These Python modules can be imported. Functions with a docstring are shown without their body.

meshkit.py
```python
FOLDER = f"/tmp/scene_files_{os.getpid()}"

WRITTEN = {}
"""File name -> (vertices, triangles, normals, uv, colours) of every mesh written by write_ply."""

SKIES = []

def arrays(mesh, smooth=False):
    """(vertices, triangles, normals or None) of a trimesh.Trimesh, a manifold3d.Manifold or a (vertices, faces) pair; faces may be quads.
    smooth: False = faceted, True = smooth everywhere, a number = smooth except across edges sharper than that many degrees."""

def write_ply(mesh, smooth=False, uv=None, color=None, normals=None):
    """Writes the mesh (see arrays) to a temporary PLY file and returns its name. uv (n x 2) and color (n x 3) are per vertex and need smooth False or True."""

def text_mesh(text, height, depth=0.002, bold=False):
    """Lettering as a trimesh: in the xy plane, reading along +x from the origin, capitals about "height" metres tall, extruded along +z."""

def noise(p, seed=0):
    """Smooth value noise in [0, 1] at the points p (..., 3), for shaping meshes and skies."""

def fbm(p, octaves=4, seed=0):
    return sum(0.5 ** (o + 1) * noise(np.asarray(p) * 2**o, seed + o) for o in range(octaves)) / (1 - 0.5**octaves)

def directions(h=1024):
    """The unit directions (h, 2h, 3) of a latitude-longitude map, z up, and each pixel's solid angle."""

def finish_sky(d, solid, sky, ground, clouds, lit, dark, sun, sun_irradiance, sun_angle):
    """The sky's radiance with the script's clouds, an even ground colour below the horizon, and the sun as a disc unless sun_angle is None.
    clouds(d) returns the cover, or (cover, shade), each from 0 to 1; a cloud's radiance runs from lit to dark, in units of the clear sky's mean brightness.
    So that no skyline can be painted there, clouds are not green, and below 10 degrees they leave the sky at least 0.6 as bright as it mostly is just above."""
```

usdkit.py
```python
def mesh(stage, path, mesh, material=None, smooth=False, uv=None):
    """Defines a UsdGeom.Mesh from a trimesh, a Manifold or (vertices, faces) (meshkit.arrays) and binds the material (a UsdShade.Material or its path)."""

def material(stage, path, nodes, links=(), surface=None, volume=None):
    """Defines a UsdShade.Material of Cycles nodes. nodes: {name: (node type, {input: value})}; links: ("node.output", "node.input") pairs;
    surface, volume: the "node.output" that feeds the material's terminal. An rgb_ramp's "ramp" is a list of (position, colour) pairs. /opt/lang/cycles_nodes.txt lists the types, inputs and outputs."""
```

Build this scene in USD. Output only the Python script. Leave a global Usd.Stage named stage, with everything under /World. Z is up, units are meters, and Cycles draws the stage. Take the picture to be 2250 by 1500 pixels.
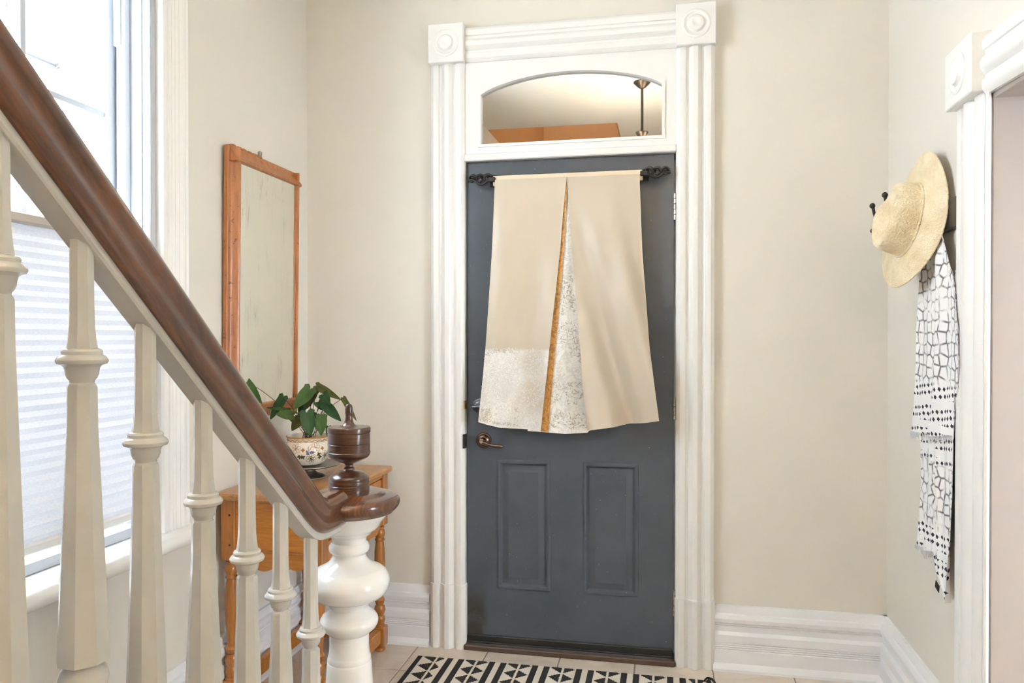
import math, random
import numpy as np, trimesh, shapely, usdkit, meshkit, manifold3d
from shapely.geometry import Polygon, box as sbox, LineString, Point
from pxr import Usd, UsdGeom, UsdLux, UsdShade, Gf, Sdf

rng = np.random.default_rng(7)
stage = Usd.Stage.CreateInMemory()
UsdGeom.SetStageUpAxis(stage, 'Z')
UsdGeom.Xform.Define(stage, '/World')
UsdGeom.Scope.Define(stage, '/World/Looks')

# ------------------------------------------------------------------ camera
F_PX, YAW, PIT, EYE_Z = 1690.0, math.radians(11.4), math.radians(-0.5), 1.31
fw = np.array([-math.sin(YAW) * math.cos(PIT), math.cos(YAW) * math.cos(PIT), math.sin(PIT)])
rt = np.array([math.cos(YAW), math.sin(YAW), 0.0]); up = np.cross(rt, fw)
cam = UsdGeom.Camera.Define(stage, '/World/camera')
cam.CreateHorizontalApertureAttr(36.0); cam.CreateVerticalApertureAttr(24.0)
cam.CreateFocalLengthAttr(F_PX / 2250 * 36.0)
cam.CreateVerticalApertureOffsetAttr(6.75 / 2250 * 36.0)
cam.CreateClippingRangeAttr(Gf.Vec2f(0.02, 500.0))
cam.AddTransformOp().Set(Gf.Matrix4d(*rt, 0, *up, 0, *(-fw), 0, 0, 0, EYE_Z, 1))
cam.CreateExposureAttr(1.70)

# ------------------------------------------------------------------ sky and lamps' strength
sky = UsdLux.DomeLight.Define(stage, '/World/sky')
sky.CreateIntensityAttr(1.95); sky.CreateColorAttr(Gf.Vec3f(0.87, 0.95, 1.06))
LAMP_INTENSITY = 80.0
FILL_LAMP_INTENSITY = 25000.0  # strength of the unseen lamp added behind the camera
LAMP_COLOUR = Gf.Vec3f(1.0, 0.85, 0.66)

# ------------------------------------------------------------------ helpers: prims
ORIGIN, TAKEN = {}, {}

def numbered(parent, name):
    k = TAKEN.get((parent, name), 0); TAKEN[(parent, name)] = k + 1
    return f'{parent}/{name}' if k == 0 else f'{parent}/{name}_{k:03d}'

def tag(path, label=None, cat=None, group=None, kind=None):
    p = stage.GetPrimAtPath(path)
    for k, v in (('label', label), ('category', cat), ('group', group), ('kind', kind)):
        if v: p.SetCustomDataByKey(k, v)

def thing(name, label, cat, loc=(0, 0, 0), group=None, kind=None):
    path = numbered('/World', name)
    UsdGeom.Xform.Define(stage, path).AddTranslateOp().Set(Gf.Vec3d(*map(float, loc)))
    ORIGIN[path] = np.array(loc, float); tag(path, label, cat, group, kind)
    return path

def part(parent, name, mesh, mat, smooth=30, label=None, kind=None):
    path = numbered(parent, name); o = ORIGIN[parent]; ORIGIN[path] = o
    v, f = (mesh.vertices, mesh.faces) if isinstance(mesh, trimesh.Trimesh) else mesh
    usdkit.mesh(stage, path, trimesh.Trimesh(np.asarray(v) - o, f, process=False), M[mat], smooth)
    tag(path, label, kind=kind)
    return path

# ------------------------------------------------------------------ helpers: shapes
cat_ = trimesh.util.concatenate

def bx(x0, x1, y0, y1, z0, z1, c=0.002):
    """box with chamfered edges"""
    lo, hi = np.array([x0, y0, z0]), np.array([x1, y1, z1]); c = min(c, (hi - lo).min() * 0.45)
    if c <= 0:
        return trimesh.creation.box(bounds=[lo, hi])
    pts = []
    for k in range(3):
        l, h = lo + c, hi - c; l[k], h[k] = lo[k], hi[k]
        pts += [[a, b, d] for a in (l[0], h[0]) for b in (l[1], h[1]) for d in (l[2], h[2])]
    return trimesh.convex.convex_hull(np.array(pts))

def lathe(prof, n=32, at=(0, 0, 0), axis=None, phase=0.0, cap=True):
    """prof: (r, z) list, revolved round z; axis: direction that z becomes"""
    prof = np.array(prof, float); a = np.arange(n) * 2 * math.pi / n + phase
    v = np.stack([prof[:, None, 0] * np.cos(a), prof[:, None, 0] * np.sin(a), np.repeat(prof[:, 1:2], n, 1)], -1).reshape(-1, 3)
    i, j = np.meshgrid(np.arange(len(prof) - 1), np.arange(n), indexing='ij')
    q = np.stack([i * n + j, i * n + (j + 1) % n, (i + 1) * n + (j + 1) % n, (i + 1) * n + j], -1).reshape(-1, 4)
    f = np.vstack([q[:, [0, 1, 2]], q[:, [0, 2, 3]]])
    if cap:
        c0, c1 = len(v), len(v) + 1
        v = np.vstack([v, [[0, 0, prof[0, 1]], [0, 0, prof[-1, 1]]]])
        e = np.arange(n); b = (len(prof) - 1) * n
        f = np.vstack([f, np.stack([np.full(n, c0), (e + 1) % n, e], 1), np.stack([np.full(n, c1), b + e, b + (e + 1) % n], 1)])
    if prof[-1, 1] < prof[0, 1]: f = f[:, ::-1]
    if axis is not None:
        v = v @ trimesh.geometry.align_vectors([0, 0, 1], axis)[:3, :3].T
    return trimesh.Trimesh(v + np.array(at), f, process=False)

def spl(prof, n=4):
    """rounds a lathe profile: Catmull-Rom through the points"""
    p = np.array(prof, float); q = np.vstack([p[:1], p, p[-1:]]); out = []
    for i in range(len(p) - 1):
        a, b, c, d = q[i:i + 4]
        for t in np.arange(n) / n:
            out.append(0.5 * (2 * b + (c - a) * t + (2 * a - 5 * b + 4 * c - d) * t * t + (3 * b - 3 * c + d - a) * t ** 3))
    out.append(p[-1]); out = np.array(out); out[:, 0] = np.maximum(out[:, 0], 0)
    return out

def prism(poly, frame, length=None, o=(0, 0, 0)):
    """shapely polygon extruded; frame: rows = where local x, y, z(extrusion) go; length along z"""
    g = trimesh.creation.extrude_polygon(poly, length, engine='earcut')
    m = np.eye(4); m[:3, :3] = np.array(frame, float).T; m[:3, 3] = o
    g.apply_transform(m)
    if np.linalg.det(m[:3, :3]) < 0: g.invert()
    return g

def tube(path, r, sides=10, cap=True):
    p = np.asarray(path, float); r = np.broadcast_to(np.asarray(r, float), (len(p),))
    t = np.gradient(p, axis=0); t /= np.linalg.norm(t, axis=1, keepdims=True) + 1e-12
    ref = np.array([0, 0, 1.0]) if abs(t[0, 2]) < 0.9 else np.array([1.0, 0, 0])
    a = np.cross(t[0], ref); a /= np.linalg.norm(a); A = []
    for k in range(len(p)):
        a = a - t[k] * (a @ t[k]); a /= np.linalg.norm(a) + 1e-12; A.append(a)
    A = np.array(A); B = np.cross(t, A); w = np.arange(sides) * 2 * math.pi / sides
    v = p[:, None] + r[:, None, None] * (np.cos(w)[None, :, None] * A[:, None] + np.sin(w)[None, :, None] * B[:, None])
    return loft(v, closed=True, cap=cap)

def loft(v, closed=True, cap=True):
    """rings v[k, n, 3] joined"""
    K, n = v.shape[:2]; m = n if closed else n - 1
    i, j = np.meshgrid(np.arange(K - 1), np.arange(m), indexing='ij')
    q = np.stack([i * n + j, i * n + (j + 1) % n, (i + 1) * n + (j + 1) % n, (i + 1) * n + j], -1).reshape(-1, 4)
    f = np.vstack([q[:, [0, 1, 2]], q[:, [0, 2, 3]]]); V = v.reshape(-1, 3)
    if cap and closed:
        V = np.vstack([V, v[0].mean(0), v[-1].mean(0)]); e = np.arange(n); c = K * n; b = (K - 1) * n
        f = np.vstack([f, np.stack([np.full(n, c), (e + 1) % n, e], 1), np.stack([np.full(n, c + 1), b + e, b + (e + 1) % n], 1)])
    g = trimesh.Trimesh(V, f, process=False)
    if closed and cap and g.volume < 0: g.invert()
    return g

def sweep2(path, prof, side):
    """profile (s, q) swept along path; s along the fixed vector side, q along the in-plane normal"""
    p = np.asarray(path, float); t = np.gradient(p, axis=0); t /= np.linalg.norm(t, axis=1, keepdims=True)
    side = np.asarray(side, float); n = np.cross(side, t); n[n[:, 2] < 0] *= -1
    prof = np.asarray(prof, float)
    return loft(p[:, None] + prof[None, :, :1] * side + prof[None, :, 1:] * n[:, None])

def cloth(P, th, nrm):
    """grid P[a, b, 3] as a sheet th thick, offset along nrm"""
    a, b = P.shape[:2]; n = np.asarray(nrm, float) * th
    i, j = np.meshgrid(np.arange(a - 1), np.arange(b - 1), indexing='ij')
    q = np.stack([i * b + j, (i + 1) * b + j, (i + 1) * b + j + 1, i * b + j + 1], -1).reshape(-1, 4)
    f = np.vstack([q[:, [0, 1, 2]], q[:, [0, 2, 3]]]); N = a * b
    rim = np.r_[np.arange(b), np.arange(1, a) * b + b - 1, (a - 1) * b + np.arange(b - 2, -1, -1), np.arange(a - 2, 0, -1) * b]
    nx = np.roll(rim, -1)
    s = np.vstack([np.stack([rim, nx, nx + N], 1), np.stack([rim, nx + N, rim + N], 1)])
    V = np.vstack([P.reshape(-1, 3), P.reshape(-1, 3) + n])
    g = trimesh.Trimesh(V, np.vstack([f, f[:, ::-1] + N, s[:, ::-1]]), process=False)
    if g.volume < 0: g.invert()
    return g

def nested(rects, y, s=1):
    """embossed panel on a face looking to -Y: rects = [(x0, x1, z0, z1, out), ...] from outside in"""
    V = [[(x0, y - o, z0), (x1, y - o, z0), (x1, y - o, z1), (x0, y - o, z1)] for x0, x1, z0, z1, o in rects]
    f = []
    for k in range(len(V) - 1):
        for e in range(4):
            a, b, c, d = k * 4 + e, k * 4 + (e + 1) % 4, (k + 1) * 4 + (e + 1) % 4, (k + 1) * 4 + e
            f += [[a, b, c], [a, c, d]]
    l = (len(V) - 1) * 4; f += [[l, l + 1, l + 2], [l, l + 2, l + 3]]
    return trimesh.Trimesh(np.array(V).reshape(-1, 3), f, process=False)

def spin(mesh, axis, ang, about):
    mesh.apply_transform(trimesh.transformations.rotation_matrix(ang, axis, about)); return mesh

# ------------------------------------------------------------------ materials
M = {}

def srgb(r, g, b):
    c = np.array([r, g, b]) / 255.0
    return tuple(np.where(c < 0.04045, c / 12.92, ((c + 0.055) / 1.055) ** 2.4))

def mat(name, nodes, links, surface='p.BSDF', volume=None):
    M[name] = usdkit.material(stage, '/World/Looks/' + name, nodes, links, surface=surface, volume=volume)

def paint(name, col, rough=0.5, wear=0.03, coat=0.0, bump=0.0, scale=6.0, spec=0.5):
    c = np.array(col); d = c * (1 - wear); l = np.minimum(c * (1 + wear), 0.9)
    nodes = {'t': ('texture_coordinate', {}), 'n': ('noise_texture', {'scale': scale, 'detail': 4.0, 'roughness': 0.6}),
             'r': ('rgb_ramp', {'ramp': [(0.3, tuple(d)), (0.7, tuple(l))]}),
             'p': ('principled_bsdf', {'roughness': rough, 'coat_weight': coat, 'coat_roughness': 0.15, 'specular_ior_level': spec})}
    links = [('t.object', 'n.vector'), ('n.fac', 'r.fac'), ('r.color', 'p.base_color')]
    if bump:
        nodes |= {'n2': ('noise_texture', {'scale': 180.0, 'detail': 2.0}), 'b': ('bump', {'strength': bump, 'distance': 0.002})}
        links += [('t.object', 'n2.vector'), ('n2.fac', 'b.height'), ('b.normal', 'p.normal')]
    mat(name, nodes, links)

def wood(name, dark, light, stretch=(14, 1.2, 14), rough=0.4, coat=0.0, coat_rough=0.15, fine=1.0, spots=None):
    nodes = {'t': ('texture_coordinate', {}), 'm': ('mapping', {'scale': stretch}),
             'n': ('noise_texture', {'scale': 5.0 * fine, 'detail': 6.0, 'roughness': 0.62, 'distortion': 0.6}),
             'r': ('rgb_ramp', {'ramp': [(0.28, dark), (0.52, tuple((np.array(dark) + np.array(light)) / 2)), (0.75, light)]}),
             'b': ('bump', {'strength': 0.12, 'distance': 0.001}),
             'p': ('principled_bsdf', {'roughness': rough, 'coat_weight': coat, 'coat_roughness': coat_rough})}
    links = [('t.object', 'm.vector'), ('m.vector', 'n.vector'), ('n.fac', 'r.fac'), ('n.fac', 'b.height'), ('b.normal', 'p.normal')]
    if spots:
        nodes |= {'s': ('noise_texture', {'scale': 42.0, 'detail': 5.0, 'roughness': 0.7}), 'sr': ('rgb_ramp', {'ramp': [(0.60, (0, 0, 0)), (0.68, (1, 1, 1))]}),
                  'x': ('mix_color', {'b': spots})}
        links += [('t.object', 's.vector'), ('s.fac', 'sr.fac'), ('sr.color', 'x.fac'), ('r.color', 'x.a'), ('x.result', 'p.base_color')]
    else:
        links += [('r.color', 'p.base_color')]
    mat(name, nodes, links)

def metal(name, col, rough, metallic=1.0):
    nodes = {'t': ('texture_coordinate', {}), 'n': ('noise_texture', {'scale': 60.0, 'detail': 3.0}),
             'r': ('rgb_ramp', {'ramp': [(0.3, tuple(np.array(col) * 0.8)), (0.7, col)]}),
             'p': ('principled_bsdf', {'roughness': rough, 'metallic': metallic})}
    mat(name, nodes, [('t.object', 'n.vector'), ('n.fac', 'r.fac'), ('r.color', 'p.base_color')])

paint('wall_paint', srgb(226, 220, 209), 0.6, 0.012, scale=2.5, bump=0.02)
paint('ceiling_paint', srgb(232, 230, 222), 0.7, 0.01)
paint('ochre_paint', srgb(190, 140, 82), 0.6, 0.04)
paint('trim_white', srgb(236, 234, 230), 0.34, 0.003, scale=4.0)
paint('base_white', srgb(236, 236, 237), 0.36, 0.003, scale=4.0)
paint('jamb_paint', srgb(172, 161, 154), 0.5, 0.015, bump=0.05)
paint('baluster_white', srgb(206, 205, 200), 0.22, 0.03, coat=0.35, scale=9.0)
paint('newel_white', srgb(240, 239, 236), 0.2, 0.01, coat=0.4, bump=0.05, scale=9.0)
paint('upvc_white', srgb(186, 190, 195), 0.35, 0.01)
paint('grout', srgb(150, 132, 116), 0.9, 0.1, scale=30.0)
paint('black_rubber', (0.018, 0.018, 0.016), 0.45, 0.2)
paint('threshold_brown', srgb(84, 66, 54), 0.4, 0.15, scale=20.0)
paint('soil', (0.03, 0.02, 0.012), 0.9, 0.3, scale=60.0, bump=0.4)
paint('pole_wood', srgb(74, 68, 66), 0.8, 0.1)
paint('wire_grey', srgb(40, 42, 46), 0.7, 0.05)
paint('pale_slat', srgb(226, 206, 180), 0.5, 0.04)
paint('black_iron', (0.022, 0.018, 0.015), 0.38, 0.3, scale=40.0, bump=0.2)
paint('stair_paint', srgb(225, 222, 214), 0.4, 0.03)
wood('rail_wood', (0.040, 0.013, 0.006), (0.155, 0.052, 0.018), (26, 1.6, 1.6), 0.22, 0.6, 0.10)
wood('finial_wood', (0.035, 0.013, 0.007), (0.10, 0.040, 0.020), (3, 3, 30), 0.25, 0.5, 0.12)
wood('pine', (0.36, 0.122, 0.014), (0.62, 0.245, 0.035), (1.6, 16, 16), 0.36, 0.25, spots=None)
wood('pine_leg', (0.27, 0.090, 0.014), (0.50, 0.19, 0.035), (14, 14, 1.4), 0.3, 0.4)
wood('pine_top', (0.34, 0.14, 0.035), (0.56, 0.27, 0.085), (14, 1.6, 14), 0.33, 0.3)
wood('mirror_wood', (0.29, 0.095, 0.025), (0.52, 0.205, 0.062), (14, 14, 1.6), 0.42, 0.2, spots=(0.10, 0.03, 0.012))
wood('tread_wood', (0.10, 0.045, 0.02), (0.26, 0.13, 0.06), (1.5, 14, 14), 0.35, 0.3)
metal('bronze', (0.20, 0.135, 0.10), 0.28)
metal('hinge_steel', (0.66, 0.62, 0.55), 0.35)
metal('brass', (0.72, 0.52, 0.24), 0.35)
metal('pewter', (0.36, 0.34, 0.30), 0.45)
metal('lamp_bronze', (0.11, 0.09, 0.07), 0.4)
metal('tag_metal', (0.5, 0.45, 0.38), 0.4)
# painted-over deadbolt
metal('deadbolt_grey', (0.22, 0.23, 0.25), 0.33)
# slate door paint: worn, with a darker damp-stained foot (a stain with its own outline)
mat('door_paint', {'t': ('texture_coordinate', {}), 'gp': ('geometry', {}), 's': ('separate_xyz', {}), 'n': ('noise_texture', {'scale': 3.5, 'detail': 5.0, 'roughness': 0.65}),
                   'r': ('rgb_ramp', {'ramp': [(0.3, srgb(74, 81, 88)), (0.7, srgb(86, 92, 99))]}),
                   'n2': ('noise_texture', {'scale': 160.0, 'detail': 3.0}), 'f': ('rgb_ramp', {'ramp': [(0.735, (0, 0, 0)), (0.745, (1, 1, 1))]}),
                   'sx': ('map_range', {'from_min': -0.735, 'from_max': -0.765, 'clamp': True}), 'sz': ('map_range', {'from_min': 0.30, 'from_max': 0.16, 'clamp': True}), 'k': ('math', {'math_type': 'multiply'}),
                   'n3': ('noise_texture', {'scale': 14.0, 'detail': 4.0}), 'r3': ('rgb_ramp', {'ramp': [(0.38, (0.15, 0.15, 0.15)), (0.55, (0.9, 0.9, 0.9))]}), 'k2': ('math', {'math_type': 'multiply'}), 'd': ('mix_color', {'b': srgb(58, 54, 44)}),
                   'x': ('mix_color', {'b': (0.6, 0.6, 0.58)}), 'b': ('bump', {'strength': 0.06, 'distance': 0.001}),
                   'p': ('principled_bsdf', {'roughness': 0.36})},
    [('t.object', 'n.vector'), ('t.object', 'n2.vector'), ('t.object', 'n3.vector'), ('gp.position', 's.vector'), ('s.x', 'sx.value'), ('s.z', 'sz.value'), ('sx.result', 'k.value1'), ('sz.result', 'k.value2'), ('n3.fac', 'r3.fac'), ('k.value', 'k2.value1'), ('r3.color', 'k2.value2'),
     ('n.fac', 'r.fac'), ('k2.value', 'd.fac'), ('r.color', 'd.a'), ('n2.fac', 'f.fac'), ('f.color', 'x.fac'), ('d.result', 'x.a'), ('x.result', 'p.base_color'), ('n.fac', 'b.height'), ('b.normal', 'p.normal')])
# floor tiles
mat('tile', {'t': ('texture_coordinate', {}), 'o': ('geometry', {}), 'n': ('noise_texture', {'scale': 7.0, 'detail': 6.0, 'roughness': 0.6, 'distortion': 0.8}),
             'r': ('rgb_ramp', {'ramp': [(0.28, srgb(206, 190, 172)), (0.55, srgb(222, 208, 192)), (0.8, srgb(232, 220, 206))]}),
             'p': ('principled_bsdf', {'roughness': 0.28})},
    [('o.position', 'n.vector'), ('n.fac', 'r.fac'), ('r.color', 'p.base_color')])
# window glass: light passes
def pane(name, tint, fac):
    mat(name, {'t': ('transparent_bsdf', {'color': tint}), 'g': ('glossy_bsdf', {'color': (1, 1, 1), 'roughness': 0.01}), 'x': ('mix_closure', {'fac': fac})},
        [('t.BSDF', 'x.closure1'), ('g.BSDF', 'x.closure2')], 'x.closure')
pane('window_glass', (0.97, 0.985, 0.98), 0.05)
# silvered transom pane and old wall mirror
mat('transom_mirror', {'p': ('principled_bsdf', {'base_color': (0.72, 0.73, 0.73), 'metallic': 1.0, 'roughness': 0.015})}, [])
mat('old_mirror', {'t': ('texture_coordinate', {}), 'm': ('mapping', {'scale': (1, 5, 1.2)}), 'n': ('noise_texture', {'scale': 3.2, 'detail': 8.0, 'roughness': 0.72}),
                   'm2': ('mapping', {'scale': (1, 30, 3)}), 'n2': ('noise_texture', {'scale': 4.0, 'detail': 6.0, 'roughness': 0.7}),
                   'r': ('rgb_ramp', {'ramp': [(0.52, (0, 0, 0)), (0.68, (0.7, 0.7, 0.7))]}), 'r2': ('rgb_ramp', {'ramp': [(0.45, (0, 0, 0)), (0.75, (1, 1, 1))]}),
                   'k': ('mix_color', {'blend_type': 'multiply', 'fac': 1.0}),
                   's': ('principled_bsdf', {'base_color': (0.86, 0.865, 0.80), 'metallic': 1.0, 'roughness': 0.09}), 'd': ('diffuse_bsdf', {'color': (0.34, 0.33, 0.24)}),
                   'x': ('mix_closure', {})},
    [('t.object', 'm.vector'), ('m.vector', 'n.vector'), ('t.object', 'm2.vector'), ('m2.vector', 'n2.vector'), ('n.fac', 'r.fac'), ('n2.fac', 'r2.fac'), ('r.color', 'k.a'), ('r2.color', 'k.b'),
     ('k.result', 'x.fac'), ('s.BSDF', 'x.closure1'), ('d.BSDF', 'x.closure2')], 'x.closure')
# cellular shade: translucent woven fabric
mat('shade_fabric', {'t': ('texture_coordinate', {}), 'm': ('mapping', {'scale': (1, 25, 260)}), 'n': ('noise_texture', {'scale': 4.0, 'detail': 4.0}),
                     'r': ('rgb_ramp', {'ramp': [(0.3, srgb(226, 230, 238)), (0.7, srgb(246, 247, 250))]}), 'd': ('diffuse_bsdf', {}), 'l': ('translucent_bsdf', {}), 'x': ('mix_closure', {'fac': 0.12})},
    [('t.object', 'm.vector'), ('m.vector', 'n.vector'), ('n.fac', 'r.fac'), ('r.color', 'd.color'), ('r.color', 'l.color'), ('d.BSDF', 'x.closure1'), ('l.BSDF', 'x.closure2')], 'x.closure')
paint('shade_rail', srgb(196, 188, 180), 0.45, 0.02)
paint('cord', srgb(225, 226, 228), 0.7, 0.02)
# curtain cloth: cream satin, with silver-white brocade sprays
def satin(name, base, brocade=None, lo=0.5, hi=0.62, scale=9.0, weight=1.0):
    nodes = {'t': ('texture_coordinate', {}), 'n': ('noise_texture', {'scale': 3.0, 'detail': 3.0}),
             'r': ('rgb_ramp', {'ramp': [(0.3, tuple(np.array(base) * 0.94)), (0.7, base)]}),
             'w': ('wave_texture', {'scale': 160.0, 'bands_direction': 'x', 'distortion': 3.0, 'detail': 2.0, 'detail_scale': 2.0}), 'b': ('bump', {'strength': 0.04, 'distance': 0.001}),
             'p': ('principled_bsdf', {'roughness': 0.38, 'sheen_weight': 0.25, 'sheen_roughness': 0.4})}
    links = [('t.object', 'n.vector'), ('n.fac', 'r.fac'), ('t.object', 'w.vector'), ('w.fac', 'b.height'), ('b.normal', 'p.normal')]
    if brocade:
        nodes |= {'a': ('noise_texture', {'scale': scale * 2.6, 'detail': 3.0, 'distortion': 2.2}), 'ar': ('rgb_ramp', {'ramp': [(0.46, (0, 0, 0)), (0.50, (1, 1, 1)), (0.55, (1, 1, 1)), (0.585, (0, 0, 0))]}),
                  'q': ('noise_texture', {'scale': 2.1, 'detail': 2.0}), 'qr': ('rgb_ramp', {'ramp': [(lo, (0, 0, 0)), (hi, (weight,) * 3)]}),
                  'k': ('mix_color', {'blend_type': 'multiply', 'fac': 1.0}), 'x': ('mix_color', {'b': brocade})}
        links += [('t.object', 'a.vector'), ('t.object', 'q.vector'), ('a.fac', 'ar.fac'), ('q.fac', 'qr.fac'), ('ar.color', 'k.a'), ('qr.color', 'k.b'), ('k.result', 'x.fac'), ('r.color', 'x.a'), ('x.result', 'p.base_color')]
    else:
        links += [('r.color', 'p.base_color')]
    mat(name, nodes, links)
satin('cream_satin', srgb(200, 186, 166))
# left panel: plain satin above, a silver-white brocade ground woven into the foot
mat('foot_brocade', {'g': ('geometry', {}), 's': ('separate_xyz', {}), 'n0': ('noise_texture', {'scale': 6.0, 'detail': 3.0}), 'dz': ('math', {'math_type': 'multiply_add', 'value2': 0.16, 'value3': -0.08}), 'zz': ('math', {'math_type': 'add'}),
                     'e': ('map_range', {'from_min': 1.268, 'from_max': 1.255, 'clamp': True}), 'q': ('map_range', {'from_min': 0.965, 'from_max': 1.02, 'clamp': True}), 'n1': ('noise_texture', {'scale': 4.6, 'detail': 1.5}), 'r1': ('rgb_ramp', {'ramp': [(0.40, (0.25, 0.25, 0.25)), (0.52, (1, 1, 1))]}),
                     'k': ('math', {'math_type': 'multiply'}), 'm': ('math', {'math_type': 'multiply', 'value2': 0.85}), 'n2': ('noise_texture', {'scale': 46.0, 'detail': 2.0, 'distortion': 2.5}), 'r2': ('rgb_ramp', {'ramp': [(0.42, srgb(226, 222, 216)), (0.52, srgb(246, 243, 238)), (0.6, srgb(218, 213, 205))]}),
                     'x': ('mix_color', {'a': srgb(200, 186, 166)}), 'p': ('principled_bsdf', {'roughness': 0.36, 'sheen_weight': 0.25, 'sheen_roughness': 0.4})},
    [('g.position', 's.vector'), ('g.position', 'n0.vector'), ('s.z', 'e.value'), ('g.position', 'n1.vector'), ('n1.fac', 'r1.fac'), ('e.result', 'k.value1'), ('r1.color', 'k.value2'), ('k.value', 'm.value1'), ('g.position', 'n2.vector'), ('n2.fac', 'r2.fac'), ('m.value', 'x.fac'), ('r2.color', 'x.b'), ('x.result', 'p.base_color')])
satin('silver_brocade', srgb(240, 235, 226), srgb(216, 212, 206), 0.30, 0.55)
satin('gold_lining', srgb(214, 160, 88), srgb(170, 122, 66), 0.3, 0.5)
satin('silver_thread', srgb(222, 219, 213)); satin('taupe_thread', srgb(190, 180, 166))
# straw
mat('straw', {'t': ('texture_coordinate', {}), 'n': ('noise_texture', {'scale': 18.0, 'detail': 3.0}), 'r': ('rgb_ramp', {'ramp': [(0.3, srgb(222, 202, 162)), (0.7, srgb(240, 226, 194))]}),
              'v': ('voronoi_texture', {'scale': 170.0}), 'b': ('bump', {'strength': 0.8, 'distance': 0.004}), 'p': ('principled_bsdf', {'roughness': 0.7})},
    [('t.object', 'n.vector'), ('n.fac', 'r.fac'), ('r.color', 'p.base_color'), ('t.object', 'v.vector'), ('v.distance', 'b.height'), ('b.normal', 'p.normal')])
# rug yarns
paint('rug_cream', srgb(226, 216, 200), 0.95, 0.05, scale=90.0, bump=0.6)
paint('rug_black', srgb(44, 42, 42), 0.95, 0.25, scale=120.0, bump=0.6)
# leaves
def leaf_mat(name, c):
    c = np.array(c)
    mat(name, {'t': ('texture_coordinate', {}), 'n': ('noise_texture', {'scale': 25.0, 'detail': 3.0}), 'r': ('rgb_ramp', {'ramp': [(0.3, tuple(c * 0.75)), (0.7, tuple(c * 1.15))]}),
               'p': ('principled_bsdf', {'roughness': 0.5, 'specular_ior_level': 0.3}), 'l': ('translucent_bsdf', {}), 'x': ('mix_closure', {'fac': 0.22})},
        [('t.object', 'n.vector'), ('n.fac', 'r.fac'), ('r.color', 'p.base_color'), ('r.color', 'l.color'), ('p.BSDF', 'x.closure1'), ('l.BSDF', 'x.closure2')], 'x.closure')
leaf_mat('leaf_green', (0.060, 0.130, 0.026)); leaf_mat('leaf_dark', (0.028, 0.085, 0.026)); leaf_mat('leaf_olive', (0.105, 0.110, 0.024))
paint('stem_brown', (0.06, 0.035, 0.02), 0.6, 0.1)
# porcelain pot
mat('porcelain', {'p': ('principled_bsdf', {'base_color': srgb(236, 228, 208), 'roughness': 0.16, 'coat_weight': 0.4})}, [])
for nm, c in (('glaze_rust', (176, 108, 62)), ('glaze_blue', (104, 106, 138)), ('glaze_umber', (92, 78, 56)), ('glaze_gold', (196, 150, 88))):
    mat(nm, {'p': ('principled_bsdf', {'base_color': srgb(*c), 'roughness': 0.2})}, [])
# lamp glass
mat('lamp_glass', {'p': ('diffuse_bsdf', {'color': (0.9, 0.85, 0.75)}), 'l': ('translucent_bsdf', {'color': (0.95, 0.9, 0.8)}), 'x': ('mix_closure', {'fac': 0.6})},
    [('p.BSDF', 'x.closure1'), ('l.BSDF', 'x.closure2')], 'x.closure')
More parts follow.
